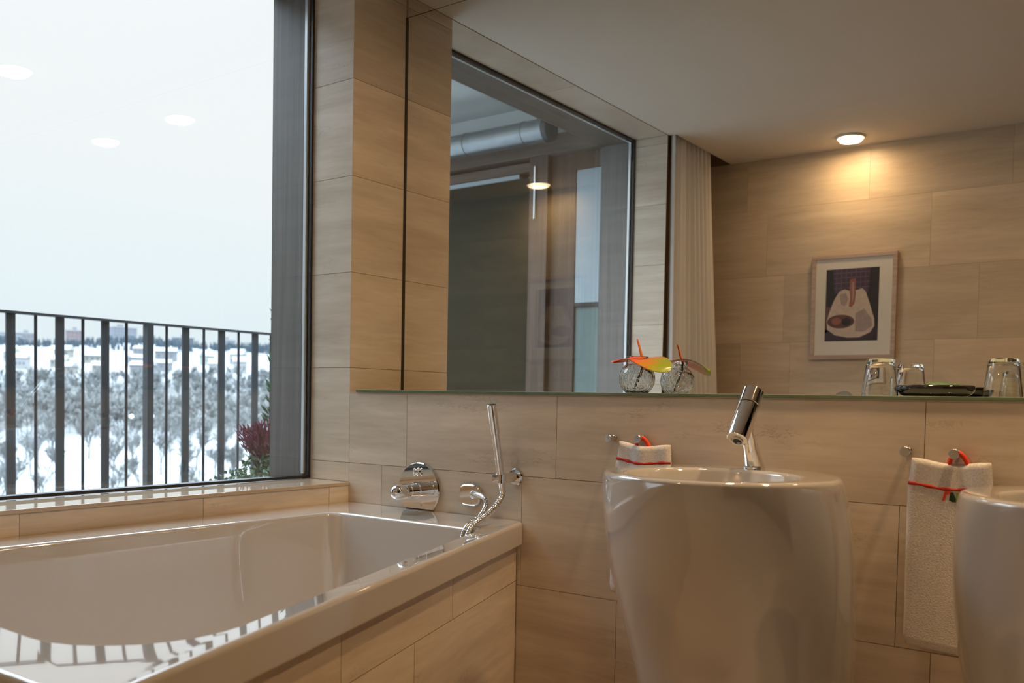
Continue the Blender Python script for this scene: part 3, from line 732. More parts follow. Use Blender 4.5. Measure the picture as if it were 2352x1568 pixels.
def petal_mat(name):
    mt, n, b = new_mat(name); setp(b, Roughness=0.28)
    at = n.nodes.new('ShaderNodeAttribute'); at.attribute_name = 'tile'
    s_ = n.nodes.new('ShaderNodeSeparateColor'); n.links.new(at.outputs['Color'], s_.inputs[0])
    tcn = n.nodes.new('ShaderNodeTexCoord'); t = n.nodes.new('ShaderNodeTexNoise'); t.inputs['Scale'].default_value = 60
    n.links.new(tcn.outputs['Object'], t.inputs['Vector'])
    v = math_node(n, 'ADD', s_.outputs[0], math_node(n, 'MULTIPLY_ADD', t.outputs['Fac'], 0.24, -0.12))
    r = n.nodes.new('ShaderNodeValToRGB'); r.color_ramp.elements[0].color = (0.86, 0.11, 0.055, 1); r.color_ramp.elements[0].position = 0.38
    r.color_ramp.elements[1].color = (0.28, 0.36, 0.02, 1); r.color_ramp.elements[1].position = 0.86
    e_ = r.color_ramp.elements.new(0.62); e_.color = (0.70, 0.20, 0.03, 1)
    n.links.new(v, r.inputs[0]); n.links.new(r.outputs[0], b.inputs['Base Color'])
    b.inputs['Subsurface Weight'].default_value = 0.0
    return mt
M['petal'] = petal_mat('spathe_red_green'); M['spadix'] = plain('spadix_orange', (0.66, 0.16, 0.015), 0.5, noise=0.3, nscale=250, bump=0.4, bscale=500)
M['stalk'] = plain('green_stalk', (0.09, 0.15, 0.02), 0.45, noise=0.25, nscale=80); M['leaf'] = plain('yellow_green_leaf', (0.30, 0.37, 0.03), 0.4, noise=0.2, nscale=60)
J = Vector((0.969, -0.119, 1.171))     # junction of spathe and spadix
fl = thing('anthurium_flower', 'red and green anthurium flower standing in the round glass vase', 'flower', (VX, VY, ZG + 0.006))
mb = MB(); NU, NV = 26, 16; grid = []
for i in range(NU + 1):
    t = i / NU                                   # 0 tip (towards -x), 1 lobe end (+x)
    xx = -0.088 + 0.176 * t
    half = 0.050 * max(0.0, math.sin(PI * min(1.0, 0.01 + 0.985 * t ** 1.3))) ** 0.62
    row = []
    for j in range(NV + 1):
        s = -1 + 2 * j / NV; k = max(0.0, t - 0.42) / 0.58
        x = xx
        z = 0.010 * (0.5 - t) - 0.012 * k * k + 0.010 * math.sin(PI * t) - 0.006 * s * s * (1 - t)
        z += half * s * 0.62 * k ** 0.8 + 0.004 * k * math.cos(2.6 * s)
        row.append((J + Vector((x, half * s, z)), t))
    grid.append(row)
for side in (1, -1):
    o = len(mb.v)
    for row in grid:
        for p, t in row: mb.v.append(tuple(p + Vector((0, 0, 0.0007 * side))))
    for i in range(NU):
        for j in range(NV):
            a = [o + i * (NV + 1) + j, o + (i + 1) * (NV + 1) + j, o + (i + 1) * (NV + 1) + j + 1, o + i * (NV + 1) + j + 1]
            mb._t = (min(1, (i / NU) * 0.95 + (0.08 if side == 1 else -0.05) * (i / NU > 0.5)), 0.5, 0.5); mb.face(a if side == 1 else a[::-1])
mb._t = None; mb.build('spathe', M['petal'], fl, angle=180)
mb = MB(); mb.tube(bez([J + Vector((0.004, 0, 0)), J + Vector((-0.003, 0.000, 0.03)), J + Vector((-0.014, 0.0, 0.062))], 16), lambda t: 0.0042 * (1 - 0.45 * t) * (1 if t < 0.97 else 0.5), 12); mb.build('spadix', M['spadix'], fl, angle=180)
mb = MB(); mb.tube(bez([J + Vector((0.003, 0, 0)), (0.972, VY, 1.14), (0.952, VY, 1.12), (0.948, VY + 0.004, ZG + 0.006)], 20), 0.0024, 10); mb.build('stem', M['stalk'], fl, angle=180)
mb = MB(); g2 = []
L0, L1 = Vector((0.970, -0.120, 1.150)), Vector((1.006, -0.128, 1.136))
for i in range(9):
    t = i / 8; hw = 0.011 * math.sin(PI * min(1, t + 0.04)) ** 0.8; c = L0.lerp(L1, t) + Vector((0, 0, 0.004 * math.sin(PI * t)))
    g2.append([c + Vector((0, -hw, 0.002)), c + Vector((0, 0, 0.0045)), c + Vector((0, hw, 0.002)), c + Vector((0, 0, 0.0025))])
mb.loft(g2); mb.build('small_leaf', M['leaf'], fl, angle=180)

def tumbler(x, y):
    """upside down on the shelf: heavy base on top"""
    h = 0.083; rb, rt = 0.0385, 0.0295
    prof = [(0.0008, rb), (0.0, rb - 0.0012), (0.0008, rb - 0.0024)]
    inner = [(0.010, rb - 0.0030), (h - 0.018, rt - 0.0012), (h - 0.012, rt - 0.006), (h - 0.0105, 0.0)]
    outer = [(h - 0.0105, 0.0)]
    full = [(h, 0.0), (h, rt - 0.006), (h - 0.0006, rt - 0.002), (h - 0.004, rt), (0.010, rb - 0.0006)] + prof + inner
    mb = MB(); mb.axis_lathe((x, y, ZG + 0.0003), (0, 0, 1), full, 56, cap0=False, cap1=False)
    return mb.build('tumbler', M['tumbler'], angle=40, origin=(x, y, ZG))
tag(tumbler(1.578, -0.138), 'upturned glass tumbler on the shelf, left of the black soap dish', 'glass', 'upturned tumblers on the shelf')
tag(tumbler(1.817, -0.098), 'upturned glass tumbler on the shelf, right of the black soap dish', 'glass', 'upturned tumblers on the shelf')
M['black_gloss'] = plain('black_lacquer', (0.012, 0.009, 0.008), 0.08, noise=0.2, nscale=20, coat=0.6)
M['soap_green'] = plain('green_soap_wrapper', (0.045, 0.16, 0.055), 0.45, noise=0.3, nscale=70)
M['copper'] = plain('copper_rim', (0.55, 0.33, 0.22), 0.25, 0.6, noise=0.1)
DX, DY = 1.684, -0.100
dish = thing('soap_dish', 'shallow black lacquer soap dish between the two upturned tumblers', 'soap dish', (DX, DY, ZG))
def oval(rx, ry, z, n=56): return [(DX + rx * math.cos(2 * PI * j / n), DY + ry * math.sin(2 * PI * j / n), z) for j in range(n)]
mb = MB(); mb.loft([oval(0.060, 0.040, ZG + 0.0003), oval(0.072, 0.050, ZG + 0.005), oval(0.080, 0.055, ZG + 0.013), oval(0.0815, 0.0565, ZG + 0.020), oval(0.080, 0.055, ZG + 0.0250), oval(0.075, 0.050, ZG + 0.0262), oval(0.071, 0.046, ZG + 0.0235), oval(0.060, 0.038, ZG + 0.016), oval(0.04, 0.025, ZG + 0.014)]); mb.build('tray', M['black_gloss'], dish, angle=70)
sp = thing('wrapped_soap', 'green wrapped soap lying in the black soap dish', 'soap', (DX + 0.008, DY, ZG + 0.012))
mb = MB(); mb.sphere((DX + 0.008, DY, ZG + 0.0242), 0.0335, 32, 14, 0, (1.0, 0.74, 0.27)); mb.build('wrapper', M['soap_green'], sp, angle=180)
mb = MB(); mb.loft([[(DX - 0.004 + 0.048 * math.cos(2 * PI * j / 48), DY + 0.034 * math.sin(2 * PI * j / 48), z) for j in range(48)] for z in (ZG + 0.0162, ZG + 0.0268)]); mb.build('paper_band', M['copper'], sp, angle=40)

# ------------------------------------------------------------------ picture on the opposite wall
M['frame_wood'] = wood('pale_frame_wood', (0.44, 0.33, 0.27), (0.58, 0.46, 0.40), 'x', 0.45); M['mat_board'] = plain('mat_board', (0.72, 0.71, 0.66), 0.8, noise=0.03)
pf = thing('framed_picture', 'framed dark photograph with wide white mat, reflected in the mirror', 'picture', (0.727, -W, 1.58))
px0, px1, pz0, pz1 = 0.514, 0.942, 1.309, 1.849; yb, yf_ = -W + 0.0006, -W + 0.024; ft = 0.022
mb = MB(); mb.box((px0, yb, pz0), (px1, yf_, pz0 + ft)); mb.box((px0, yb, pz1 - ft), (px1, yf_, pz1)); mb.box((px0, yb, pz0 + ft), (px0 + ft, yf_, pz1 - ft)); mb.box((px1 - ft, yb, pz0 + ft), (px1, yf_, pz1 - ft))
bevel(mb.build('frame', M['frame_wood'], pf, smooth=False), 0.002)
mb = MB(); mb.box((px0 + ft, yb, pz0 + ft), (px1 - ft, -W + 0.018, pz1 - ft)); mb.build('mat_board', M['mat_board'], pf, smooth=False)
ic = [plain('print_' + k, c, 0.35, noise=0.25, nscale=40) for k, c in (('dark', (0.030, 0.024, 0.026)), ('plaid', (0.075, 0.05, 0.085)), ('white', (0.56, 0.47, 0.40)), ('grey', (0.36, 0.29, 0.28)), ('pink', (0.30, 0.12, 0.085)), ('meat', (0.13, 0.06, 0.05)), ('cloth', (0.05, 0.035, 0.05)), ('line', (0.15, 0.10, 0.14)))]
mb = MB(); ix0, ix1, iz0, iz1 = 0.590, 0.856, 1.403, 1.774
def PP(poly, lay, mi):
    y = -W + 0.0185 + 0.0003 * lay
    mb.loft([[(ix0 + (ix1 - ix0) * a, y - 0.0003, iz1 - (iz1 - iz0) * b) for a, b in poly], [(ix0 + (ix1 - ix0) * a, y, iz1 - (iz1 - iz0) * b) for a, b in poly]], mi)
def ell(cx, cy2, rx, ry, n=28, a0=0.0): return [(cx + rx * math.cos(2 * PI * k / n), cy2 + ry * math.sin(2 * PI * k / n)) for k in range(n)]
PP([(0, 0), (1, 0), (1, 1), (0, 1)], 1, 0); PP([(0.13, 0), (0.84, 0), (0.80, 0.34), (0.17, 0.34)], 2, 1); PP([(0, 0.52), (0.2, 0.52), (0.06, 0.86), (0, 0.9)], 2, 5); PP([(0, 0.84), (0.95, 0.80), (1, 0.84), (1, 0.985), (0, 0.985)], 2, 6)
for k in range(7):
    xk = 0.20 + 0.09 * k; PP([(xk, 0.0), (xk + 0.012, 0.0), (xk + 0.010, 0.3), (xk - 0.002, 0.3)], 3, 7)
for k in range(4): PP([(0.15, 0.05 + 0.07 * k), (0.82, 0.045 + 0.07 * k), (0.82, 0.058 + 0.07 * k), (0.15, 0.063 + 0.07 * k)], 3, 7)
PP([(0.26, 0.31), (0.36, 0.285), (0.46, 0.31), (0.60, 0.30), (0.69, 0.28), (0.76, 0.33), (0.84, 0.50), (0.93, 0.70), (0.94, 0.80), (0.86, 0.89), (0.66, 0.955), (0.44, 0.955), (0.20, 0.92), (0.05, 0.84), (0.03, 0.72), (0.10, 0.55), (0.17, 0.42)], 4, 2)
PP([(0.58, 0.62), (0.74, 0.56), (0.88, 0.70), (0.90, 0.80), (0.74, 0.88), (0.58, 0.87)], 5, 3); PP([(0.27, 0.36), (0.38, 0.33), (0.44, 0.42), (0.38, 0.52), (0.30, 0.50)], 5, 3)
PP(ell(0.30, 0.73, 0.26, 0.095), 6, 5); PP(ell(0.22, 0.725, 0.10, 0.05), 7, 4); PP(ell(0.41, 0.735, 0.09, 0.055), 7, 0)
PP([(0.46, 0.15), (0.56, 0.14), (0.575, 0.35), (0.555, 0.49), (0.50, 0.535), (0.45, 0.525), (0.47, 0.42), (0.455, 0.30)], 6, 4); PP([(0.50, 0.19), (0.53, 0.19), (0.545, 0.36), (0.52, 0.47), (0.50, 0.46), (0.51, 0.36)], 7, 3)
mb.build('print', ic, pf, smooth=False)

# ------------------------------------------------------------------ curtain in the recess beside the window
def sheer(name):
    mt, n, b = new_mat(name); setp(b, Base_Color=(0.95, 0.94, 0.925, 1), Roughness=0.9); b.inputs['Specular IOR Level'].default_value = 0.1
    o = n.nodes['Material Output']; tl = n.nodes.new('ShaderNodeBsdfTranslucent'); tl.inputs[0].default_value = (0.95, 0.94, 0.93, 1)
    tcn = n.nodes.new('ShaderNodeTexCoord'); t = n.nodes.new('ShaderNodeTexNoise'); t.inputs['Scale'].default_value = 400; n.links.new(tcn.outputs['Object'], t.inputs['Vector'])
    bp = n.nodes.new('ShaderNodeBump'); bp.inputs['Strength'].default_value = 0.15; n.links.new(t.outputs['Fac'], bp.inputs['Height']); n.links.new(bp.outputs[0], b.inputs['Normal'])
    mx = n.nodes.new('ShaderNodeMixShader'); mx.inputs[0].default_value = 0.35; n.links.new(b.outputs[0], mx.inputs[1]); n.links.new(tl.outputs[0], mx.inputs[2]); n.links.new(mx.outputs[0], o.inputs['Surface'])
    return mt
M['sheer'] = sheer('sheer_white_fabric')
cu = thing('curtain', 'white gathered curtain hanging beside the window, seen in the mirror', 'curtain', (-0.03, -2.2, 0.02))
mb = MB(); NU, NV = 150, 26
for j in range(NV + 1):
    v = j / NV; z = H + 0.075 - (H + 0.045) * v
    for i in range(NU + 1):
        u = i / NU; flare = v ** 1.1
        y = -1.925 - u * (0.42 + 0.20 * flare) - 0.02 * flare * (1 - u) + 0.006 * math.sin(u * 31 * 2)
        amp = 0.018 + 0.016 * v
        x = 0.010 + 0.040 * flare * (0.25 + 0.75 * u) + amp * math.sin(u * 2 * PI * 8.3 + 0.9 * math.sin(u * 9)) + 0.006 * math.sin(u * 2 * PI * 19 + v * 1.5)
        mb.v.append((x, max(y, -W + 0.012), z))
for j in range(NV):
    for i in range(NU):
        a = j * (NU + 1) + i; mb.face((a, a + 1, a + NU + 2, a + NU + 1))
c_ = mb.build('fabric', M['sheer'], cu, angle=180); so = c_.modifiers.new('solid', 'SOLIDIFY'); so.thickness = 0.0012
mb = MB(); mb.box((-0.02, -W + 0.02, H + 0.076), (0.03, WY0 - 0.03, H + 0.089)); mb.build('curtain_track', M['aluminium'], cu, smooth=False)

# ------------------------------------------------------------------ downlights
M['lamp_lens'] = emitter('lamp_lens', (1.0, 0.76, 0.44), 11.0); M['trim_ring'] = plain('white_trim_ring', (0.78, 0.72, 0.62), 0.4, noise=0.02)
def downlight(x, y, label, power):
    t = thing('ceiling_downlight', label, 'ceiling light', (x, y, H), 'round ceiling downlights')
    mb = MB(); mb.axis_lathe((x, y, H - 0.0003), (0, 0, -1), [(0, 0.070), (0.004, 0.070), (0.009, 0.0665), (0.010, 0.062), (0.004, 0.060)], 48, cap1=False); mb.build('trim_ring', M['trim_ring'], t, angle=35)
    mb = MB(); mb.axis_lathe((x, y, H - 0.002), (0, 0, -1), [(0, 0.058), (0.013, 0.058), (0.017, 0.052), (0.019, 0.030), (0.0192, 0.0)], 40); mb.build('lens', M['lamp_lens'], t, angle=60)
    ld = bpy.data.lights.new('downlight_beam', 'AREA'); ld.energy = power; ld.color = WARM; ld.shape = 'DISK'; ld.size = 0.10
    lo = bpy.data.objects.new('downlight_beam', ld); COL.objects.link(lo); lo.location = (0, 0, -0.0225); lo.parent = t
    return t
downlight(1.45, -0.39, 'warm ceiling downlight above the left washbasin, reflected faintly in the window', LAMP_POWER['sink'])
downlight(2.14, -0.41, 'warm ceiling downlight above the right washbasin', LAMP_POWER['sink'])
downlight(0.742, -2.415, 'glowing ceiling downlight above the framed picture, seen in the mirror', LAMP_POWER['picture'])


# ------------------------------------------------------------------ terrace outside
mb = MB(); mb.box((-0.381, -4.0, 0.0), (-1.90, 2.2, 0.15)); struct(mb.build('terrace_slab', plain('terrace_paving', (0.34, 0.34, 0.34), 0.85, noise=0.2, nscale=9), smooth=False))
mb = MB(); mb.box((-0.381, 0.16, -0.1), (-0.10, 2.2, 3.2)); mb.box((-0.381, -4.0, H + 0.101), (-0.10, 0.16, 3.2)); struct(mb.build('wall_outside', plain('outer_render', (0.42, 0.36, 0.30), 0.85, noise=0.1, nscale=7), smooth=False))
RX = -1.70
rl = thing('balcony_railing', 'dark steel balcony railing with alternating wide and thin uprights outside the window', 'railing', (RX, 0.0, 0.15))
mb = MB(); mb.box((RX - 0.02, -1.98, 1.3765), (RX + 0.02, 2.2, 1.3865)); mb.build('top_rail', M['rail'], rl, smooth=False)
mb = MB(); mb.box((RX - 0.02, -1.98, 0.20), (RX + 0.02, 2.2, 0.21)); mb.build('bottom_rail', M['rail'], rl, smooth=False)
k0 = -15
while -0.4731 + 0.1006 * k0 < -1.95: k0 += 1
for k in range(k0, 27):
    y = -0.4731 + 0.1006 * k
    if y > 2.18: break
    mb = MB()
    if k == 6: mb.box((RX - 0.008, y - 0.015, 0.151), (RX + 0.030, y + 0.015, 1.3765)); nm = 'post'
    elif k % 2 == 0: mb.box((RX - 0.005, y - 0.0175, 0.21), (RX + 0.005, y + 0.0175, 1.3765)); nm = 'flat_bar'
    else: mb.cyl((RX, y, 0.21), (RX, y, 1.3765), 0.0065, n=10); nm = 'round_bar'
    mb.build(nm, M['rail'], rl, smooth=(nm == 'round_bar'))
    # small fillets where the bar meets the top rail
# planter with conifer, heather and shrub
PX, PY = -1.08, 0.40
M['pot'] = plain('grey_planter', (0.16, 0.15, 0.15), 0.7, noise=0.2)
mb = MB(); mb.axis_lathe((PX, PY, 0.151), (0, 0, 1), [(0, 0.17), (0.02, 0.18), (0.46, 0.23), (0.48, 0.235), (0.48, 0.215), (0.44, 0.21), (0.42, 0.0)], 40)
tag(mb.build('planter', M['pot'], angle=40, origin=(PX, PY, 0.151)), 'grey planter pot on the terrace holding conifer, heather and shrub', 'planter')
M['conifer'] = plain('conifer_green', (0.035, 0.085, 0.035), 0.7, noise=0.5, nscale=25); M['heather'] = plain('heather_pink', (0.13, 0.018, 0.045), 0.7, noise=0.5, nscale=30)
M['shrub'] = plain('shrub_green', (0.055, 0.105, 0.05), 0.6, noise=0.5, nscale=20); M['bark'] = plain('brown_bark', (0.09, 0.06, 0.045), 0.85, noise=0.3)
def spike(mb, p, d, L, r, n=5):
    p = Vector(p); d = Vector(d).normalized(); mb.axis_lathe(p, d, [(0, r * 0.35), (L * 0.35, r), (L, 0.0)], n)
def leafy(mb, p, d, L, wd):
    p = Vector(p); d = Vector(d).normalized(); s = d.cross(Vector((random.uniform(-1, 1), random.uniform(-1, 1), random.uniform(-.4, 1)))).normalized(); n_ = d.cross(s)
    a = [p, p + d * L * 0.45 + s * wd, p + d * L, p + d * L * 0.45 - s * wd]; th = n_ * 0.0015
    mb.loft([[q_ - th for q_ in a], [q_ + th for q_ in a]])
rr = random.Random(21)
cf = thing('conifer', 'narrow dark green conifer in the terrace planter, half hidden by the window jamb', 'conifer', (PX + 0.03, PY + 0.03, 0.57))
mb = MB(); mb.tube([(PX + 0.03, PY + 0.03, 0.58), (PX + 0.03, PY + 0.03, 1.72)], lambda t: 0.014 * (1 - 0.8 * t), 8); mb.build('trunk', M['bark'], cf)
mb = MB()
for i in range(1500):
    t = rr.random() ** 0.9; z = 0.60 + 1.15 * t; r = (0.150 * (1 - t) ** 0.75 + 0.012) * rr.uniform(0.35, 1.0); a = rr.uniform(0, 2 * PI)
    spike(mb, (PX + 0.03 + r * math.cos(a), PY + 0.03 + r * math.sin(a), z), (math.cos(a) * 0.8, math.sin(a) * 0.8, rr.uniform(0.6, 1.4)), rr.uniform(0.03, 0.055), 0.006, 4)
mb.build('foliage', M['conifer'], cf, smooth=False)
hx = thing('heather', 'reddish pink heather spilling from the terrace planter beside the conifer', 'heather', (PX, PY - 0.10, 0.57))
mb = MB()
for i in range(420):
    a = rr.uniform(-PI, PI); b = rr.random() ** 0.6; base = Vector((PX + max(-0.04, min(0.04, rr.gauss(0, 0.03))), PY - 0.07 + max(-0.035, min(0.035, rr.gauss(0, 0.025))), 0.74))
    d = Vector((math.cos(a) * 0.35 * b, -0.45 + math.sin(a) * 0.40 * b, 1.0)); L = 0.08 + 0.15 * rr.random() ** 0.8; tip = base + d.normalized() * L
    spike(mb, tip - d.normalized() * 0.035, d + Vector((rr.uniform(-.4, .4), rr.uniform(-.4, .4), 0)), rr.uniform(0.03, 0.05), 0.0045, 4)
mb.build('flowers', M['heather'], hx, smooth=False)
mb = MB()
for i in range(60):
    a = rr.uniform(-PI, PI); mb.tube([(PX + 0.02 * math.cos(a), PY - 0.06 + 0.02 * math.sin(a), 0.56), (PX + 0.05 * math.cos(a), PY - 0.10 + 0.05 * math.sin(a), 0.80)], 0.0018, 4)
mb.build('stems', M['bark'], hx, smooth=False)
sb = thing('shrub', 'low leafy green shrub with trailing shoots at the front of the terrace planter', 'shrub', (PX + 0.05, PY - 0.12, 0.57))
mb = MB()
for i in range(750):
    u = rr.random(); a = rr.uniform(0, 2 * PI); r = 0.17 * rr.random() ** 0.5
    p = Vector((PX + 0.06 + r * math.cos(a) * 0.8, PY - 0.11 + r * math.sin(a), 0.60 + 0.235 * rr.random() * (1 - (r / 0.2) ** 2 * 0.6)))
    leafy(mb, p, (rr.uniform(-1, 1), rr.uniform(-1, 1), rr.uniform(-.2, 1)), rr.uniform(0.016, 0.032), rr.uniform(0.005, 0.010))
for s in range(7):
    p0 = Vector((PX + 0.05, PY - 0.20, 0.70)); p1 = p0 + Vector((rr.uniform(-0.05, 0.1), rr.uniform(-0.22, -0.08), rr.uniform(-0.03, 0.07)))
    for k in range(9):
        p = p0.lerp(p1, k / 8) + Vector((0, 0, 0.02 * math.sin(PI * k / 8))); leafy(mb, p, (rr.uniform(-1, 1), rr.uniform(-1, 1), rr.uniform(-.2, .8)), 0.022, 0.008)
mb.build('foliage', M['shrub'], sb, smooth=False)

# timber wing at the end of the terrace, canopy and duct (all seen in the mirror through the window)
FY = -2.0
fc = thing('terrace_facade', 'brown timber facade with dark glazed door, seen in the mirror through the window', 'facade', (-1.2, FY, 0.15))
M['door_glass'] = plain('dark_door_glass', (0.020, 0.021, 0.014), 0.28, noise=0.15, nscale=3, spec=0.08)
M['blind'] = plain('white_roller_blind', (0.33, 0.39, 0.42), 0.85, noise=0.03, nscale=20); M['pale_glass'] = plain('pale_green_glass', (0.13, 0.18, 0.175), 0.15, noise=0.15, nscale=9)
def part(nm, mat, *boxes):
    mb = MB()
    for a, b in boxes: mb.box(a, b)
    return mb.build(nm, mat, fc, smooth=False)
part('backing_wall', M['concrete'], ((-0.40, FY - 0.10, 0.15), (-2.6, FY - 0.25, 2.9)))
part('top_beam', M['timber_h'], ((-0.40, FY - 0.10, 2.425), (-2.6, FY + 0.03, 2.53)))
part('transom', M['timber_h'], ((-0.895, FY - 0.10, 2.355), (-2.6, FY + 0.0, 2.405)))
part('mullion', M['timber'], ((-0.77, FY - 0.10, 0.15), (-0.892, FY + 0.02, 2.424)))
part('side_panel', M['timber'], ((-0.608, FY - 0.10, 0.15), (-0.769, FY - 0.02, 2.424)), ((-0.40, FY - 0.10, 2.33), (-0.608, FY - 0.02, 2.424)), ((-0.40, FY - 0.10, 0.15), (-0.608, FY - 0.02, 0.9)))
part('door_pane', M['door_glass'], ((-0.893, FY - 0.10, 0.16), (-2.6, FY - 0.03, 2.328)))
part('pale_strip', M['blind'], ((-0.99, FY - 0.10, 2.330), (-2.6, FY - 0.015, 2.352)))  # narrow pale band above the door pane
part('pale_upright', M['aluminium'], ((-0.846, FY + 0.0205, 2.08), (-0.854, FY + 0.034, 2.37)))  # thin pale upright high on the mullion
part('blind', M['blind'], ((-0.40, FY - 0.10, 1.605), (-0.606, FY - 0.025, 2.328)))
part('blind_bottom_bar', M['rail'], ((-0.40, FY - 0.099, 1.585), (-0.606, FY - 0.022, 1.604)))
part('lower_pane', M['pale_glass'], ((-0.40, FY - 0.10, 0.901), (-0.606, FY - 0.035, 1.584)))
cn = thing('terrace_canopy', 'pale concrete canopy over the terrace end, seen in the mirror', 'canopy', (-1.0, -1.7, 2.75))
mb = MB(); mb.box((-0.382, -2.1, 2.75), (-2.6, -1.36, 2.9)); mb.build('slab', M['concrete'], cn, smooth=False)
mb = MB(); mb.box((-0.382, -1.359, 2.73), (-2.6, -1.34, 2.92)); mb.build('edge_trim', M['galv'], cn, smooth=False)
du = thing('ventilation_duct', 'galvanised round duct under the terrace canopy, seen in the mirror', 'duct', (-1.2, -1.88, 2.56))
DR, DYc, DZc = 0.062, -1.80, 2.50
mb = MB(); mb.cyl((-2.6, DYc, DZc), (-0.66, DYc, DZc), DR, n=32); mb.build('pipe', M['galv'], du)
for xk in (-0.80, -1.20, -1.75):
    mb = MB(); mb.axis_lathe((xk, DYc, DZc), (1, 0, 0), [(0, DR), (0.001, DR + 0.003), (0.008, DR + 0.003), (0.009, DR)], 32, cap0=False, cap1=False); mb.build('joint_band', M['galv'], du)
mb = MB(); mb.axis_lathe((-0.66, DYc, DZc), (1, 0, 0), [(0, DR + 0.004), (0.03, DR + 0.004), (0.034, DR - 0.004), (0.02, 0.0)], 32); mb.build('end_cap', M['rail'], du)
for xk in (-0.715, -2.1):
    mb = MB(); mb.box((xk - 0.01, DYc - 0.004, DZc + DR - 0.002), (xk + 0.01, DYc + 0.004, 2.749)); mb.build('hanger', M['galv'], du, smooth=False)

# ------------------------------------------------------------------ landscape beyond
ND = Vector((-0.852, 0.523)); NP = Vector((0.523, 0.852))
PROF_D = [-200, 0, 12, 160, 250, 330, 400, 520, 560, 640, 720, 800, 1000, 1500, 2500]
PROF_Z = [-17, -17, -17, -16, -15, -12, -8, 7, 12, 23, 32, 38, 40, 20, -20]
def ground(d, p=0.0):
    z = float(np.interp(d, PROF_D, PROF_Z)); k = max(0.0, min(1.0, (d - 250) / 200))
    return z + k * (2.2 * math.sin(p * 0.021 + 1.1) + 1.4 * math.sin(p * 0.055 + d * 0.01))
def LP(d, p, z=None): return Vector((CAM.x + ND.x * d + NP.x * p, CAM.y + ND.y * d + NP.y * p, ground(d, p) if z is None else z))
def terrain_mat():
    mt, n, b = new_mat('snowy_ground'); tcn = n.nodes.new('ShaderNodeTexCoord'); sp_ = n.nodes.new('ShaderNodeSeparateXYZ'); n.links.new(tcn.outputs['Object'], sp_.inputs[0])
    t = n.nodes.new('ShaderNodeTexNoise'); t.inputs['Scale'].default_value = 0.05; t.inputs['Detail'].default_value = 6; n.links.new(tcn.outputs['Object'], t.inputs['Vector'])
    # woodland floor shows on the slope between park and town
    up = n.nodes.new('ShaderNodeMapRange'); up.inputs['From Min'].default_value = -13.5; up.inputs['From Max'].default_value = -10.5; n.links.new(sp_.outputs['Z'], up.inputs['Value'])
    dn = n.nodes.new('ShaderNodeMapRange'); dn.inputs['From Min'].default_value = 6.5; dn.inputs['From Max'].default_value = 10.0; dn.inputs['To Min'].default_value = 1; dn.inputs['To Max'].default_value = 0; n.links.new(sp_.outputs['Z'], dn.inputs['Value'])
    thr = n.nodes.new('ShaderNodeMapRange'); thr.inputs['From Min'].default_value = 0.36; thr.inputs['From Max'].default_value = 0.50; n.links.new(t.outputs['Fac'], thr.inputs['Value'])
    zone = math_node(n, 'MULTIPLY', math_node(n, 'MULTIPLY', up.outputs[0], dn.outputs[0]), math_node(n, 'MULTIPLY_ADD', thr.outputs[0], 0.55, 0.42))
    pk = n.nodes.new('ShaderNodeMapRange'); pk.inputs['From Min'].default_value = 0.58; pk.inputs['From Max'].default_value = 0.70; pk.inputs['To Max'].default_value = 0.35; n.links.new(t.outputs['Fac'], pk.inputs['Value'])
    fac = math_node(n, 'MAXIMUM', zone, pk.outputs[0])
    mx = n.nodes.new('ShaderNodeMix'); mx.data_type = 'RGBA'; mx.inputs['A'].default_value = (0.235, 0.24, 0.245, 1); mx.inputs['B'].default_value = (0.095, 0.097, 0.092, 1)
    n.links.new(fac, mx.inputs['Factor']); n.links.new(mx.outputs['Result'], b.inputs['Base Color']); setp(b, Roughness=0.9); return mt
M['terrain'] = terrain_mat()
mb = MB(); ds = [-200, -60, 0, 12, 60, 120] + list(range(160, 1000, 20)) + [1000, 1250, 1500, 2000, 2500]; ps = list(range(-1200, 1201, 40))
for d in ds:
    for p in ps: mb.v.append(tuple(LP(d, p)))
for i in range(len(ds) - 1):
    for j in range(len(ps) - 1):
        a = i * len(ps) + j; mb.face((a, a + len(ps), a + len(ps) + 1, a + 1))
struct(mb.build('snowy_terrain', M['terrain'], angle=180))

M['twig'] = plain('hazed_twigs', (0.150, 0.156, 0.154), 0.9, noise=0.25, nscale=0.6); M['trunk'] = plain('grey_trunk', (0.07, 0.07, 0.07), 0.9, noise=0.25, nscale=2)  # twig colour lightened and cooled to stand in for haze
M['pine'] = plain('hazed_spruce', (0.075, 0.10, 0.12), 0.9, noise=0.3, nscale=0.4)  # blue-grey of distance haze put into the spruce colour
def segs_tree(rng, h, lev=3, spread=0.55):
    """list of (p, q, r0, r1, level)"""
    out_ = []
    def grow(p, d, L, r, l):
        q_ = p + d * L; out_.append((p, q_, r, r * 0.6, l))
        if l >= lev: return
        for k in range(5 if l == 0 else 4):
            t = rng.uniform(0.45, 1.0) if l == 0 else rng.uniform(0.3, 1.0); a = rng.uniform(0, 2 * PI)
            nd = (d + Vector((math.cos(a) * spread, math.sin(a) * spread, rng.uniform(-0.05, 0.35)))).normalized()
            grow(p + d * (L * t), nd, L * rng.uniform(0.5, 0.72), r * 0.5, l + 1)
    grow(Vector((0, 0, -0.5)), Vector((rng.uniform(-.05, .05), rng.uniform(-.05, .05), 1)).normalized(), h * 0.46, h * 0.016, 0)
    return out_
def seg_mesh(mb, segs, n=4):
    for p, q_, r0, r1, l in segs: mb.axis_lathe(p, q_ - p, [(0, r0), ((q_ - p).length, r1)], n)
trng = random.Random(5)
protos = []
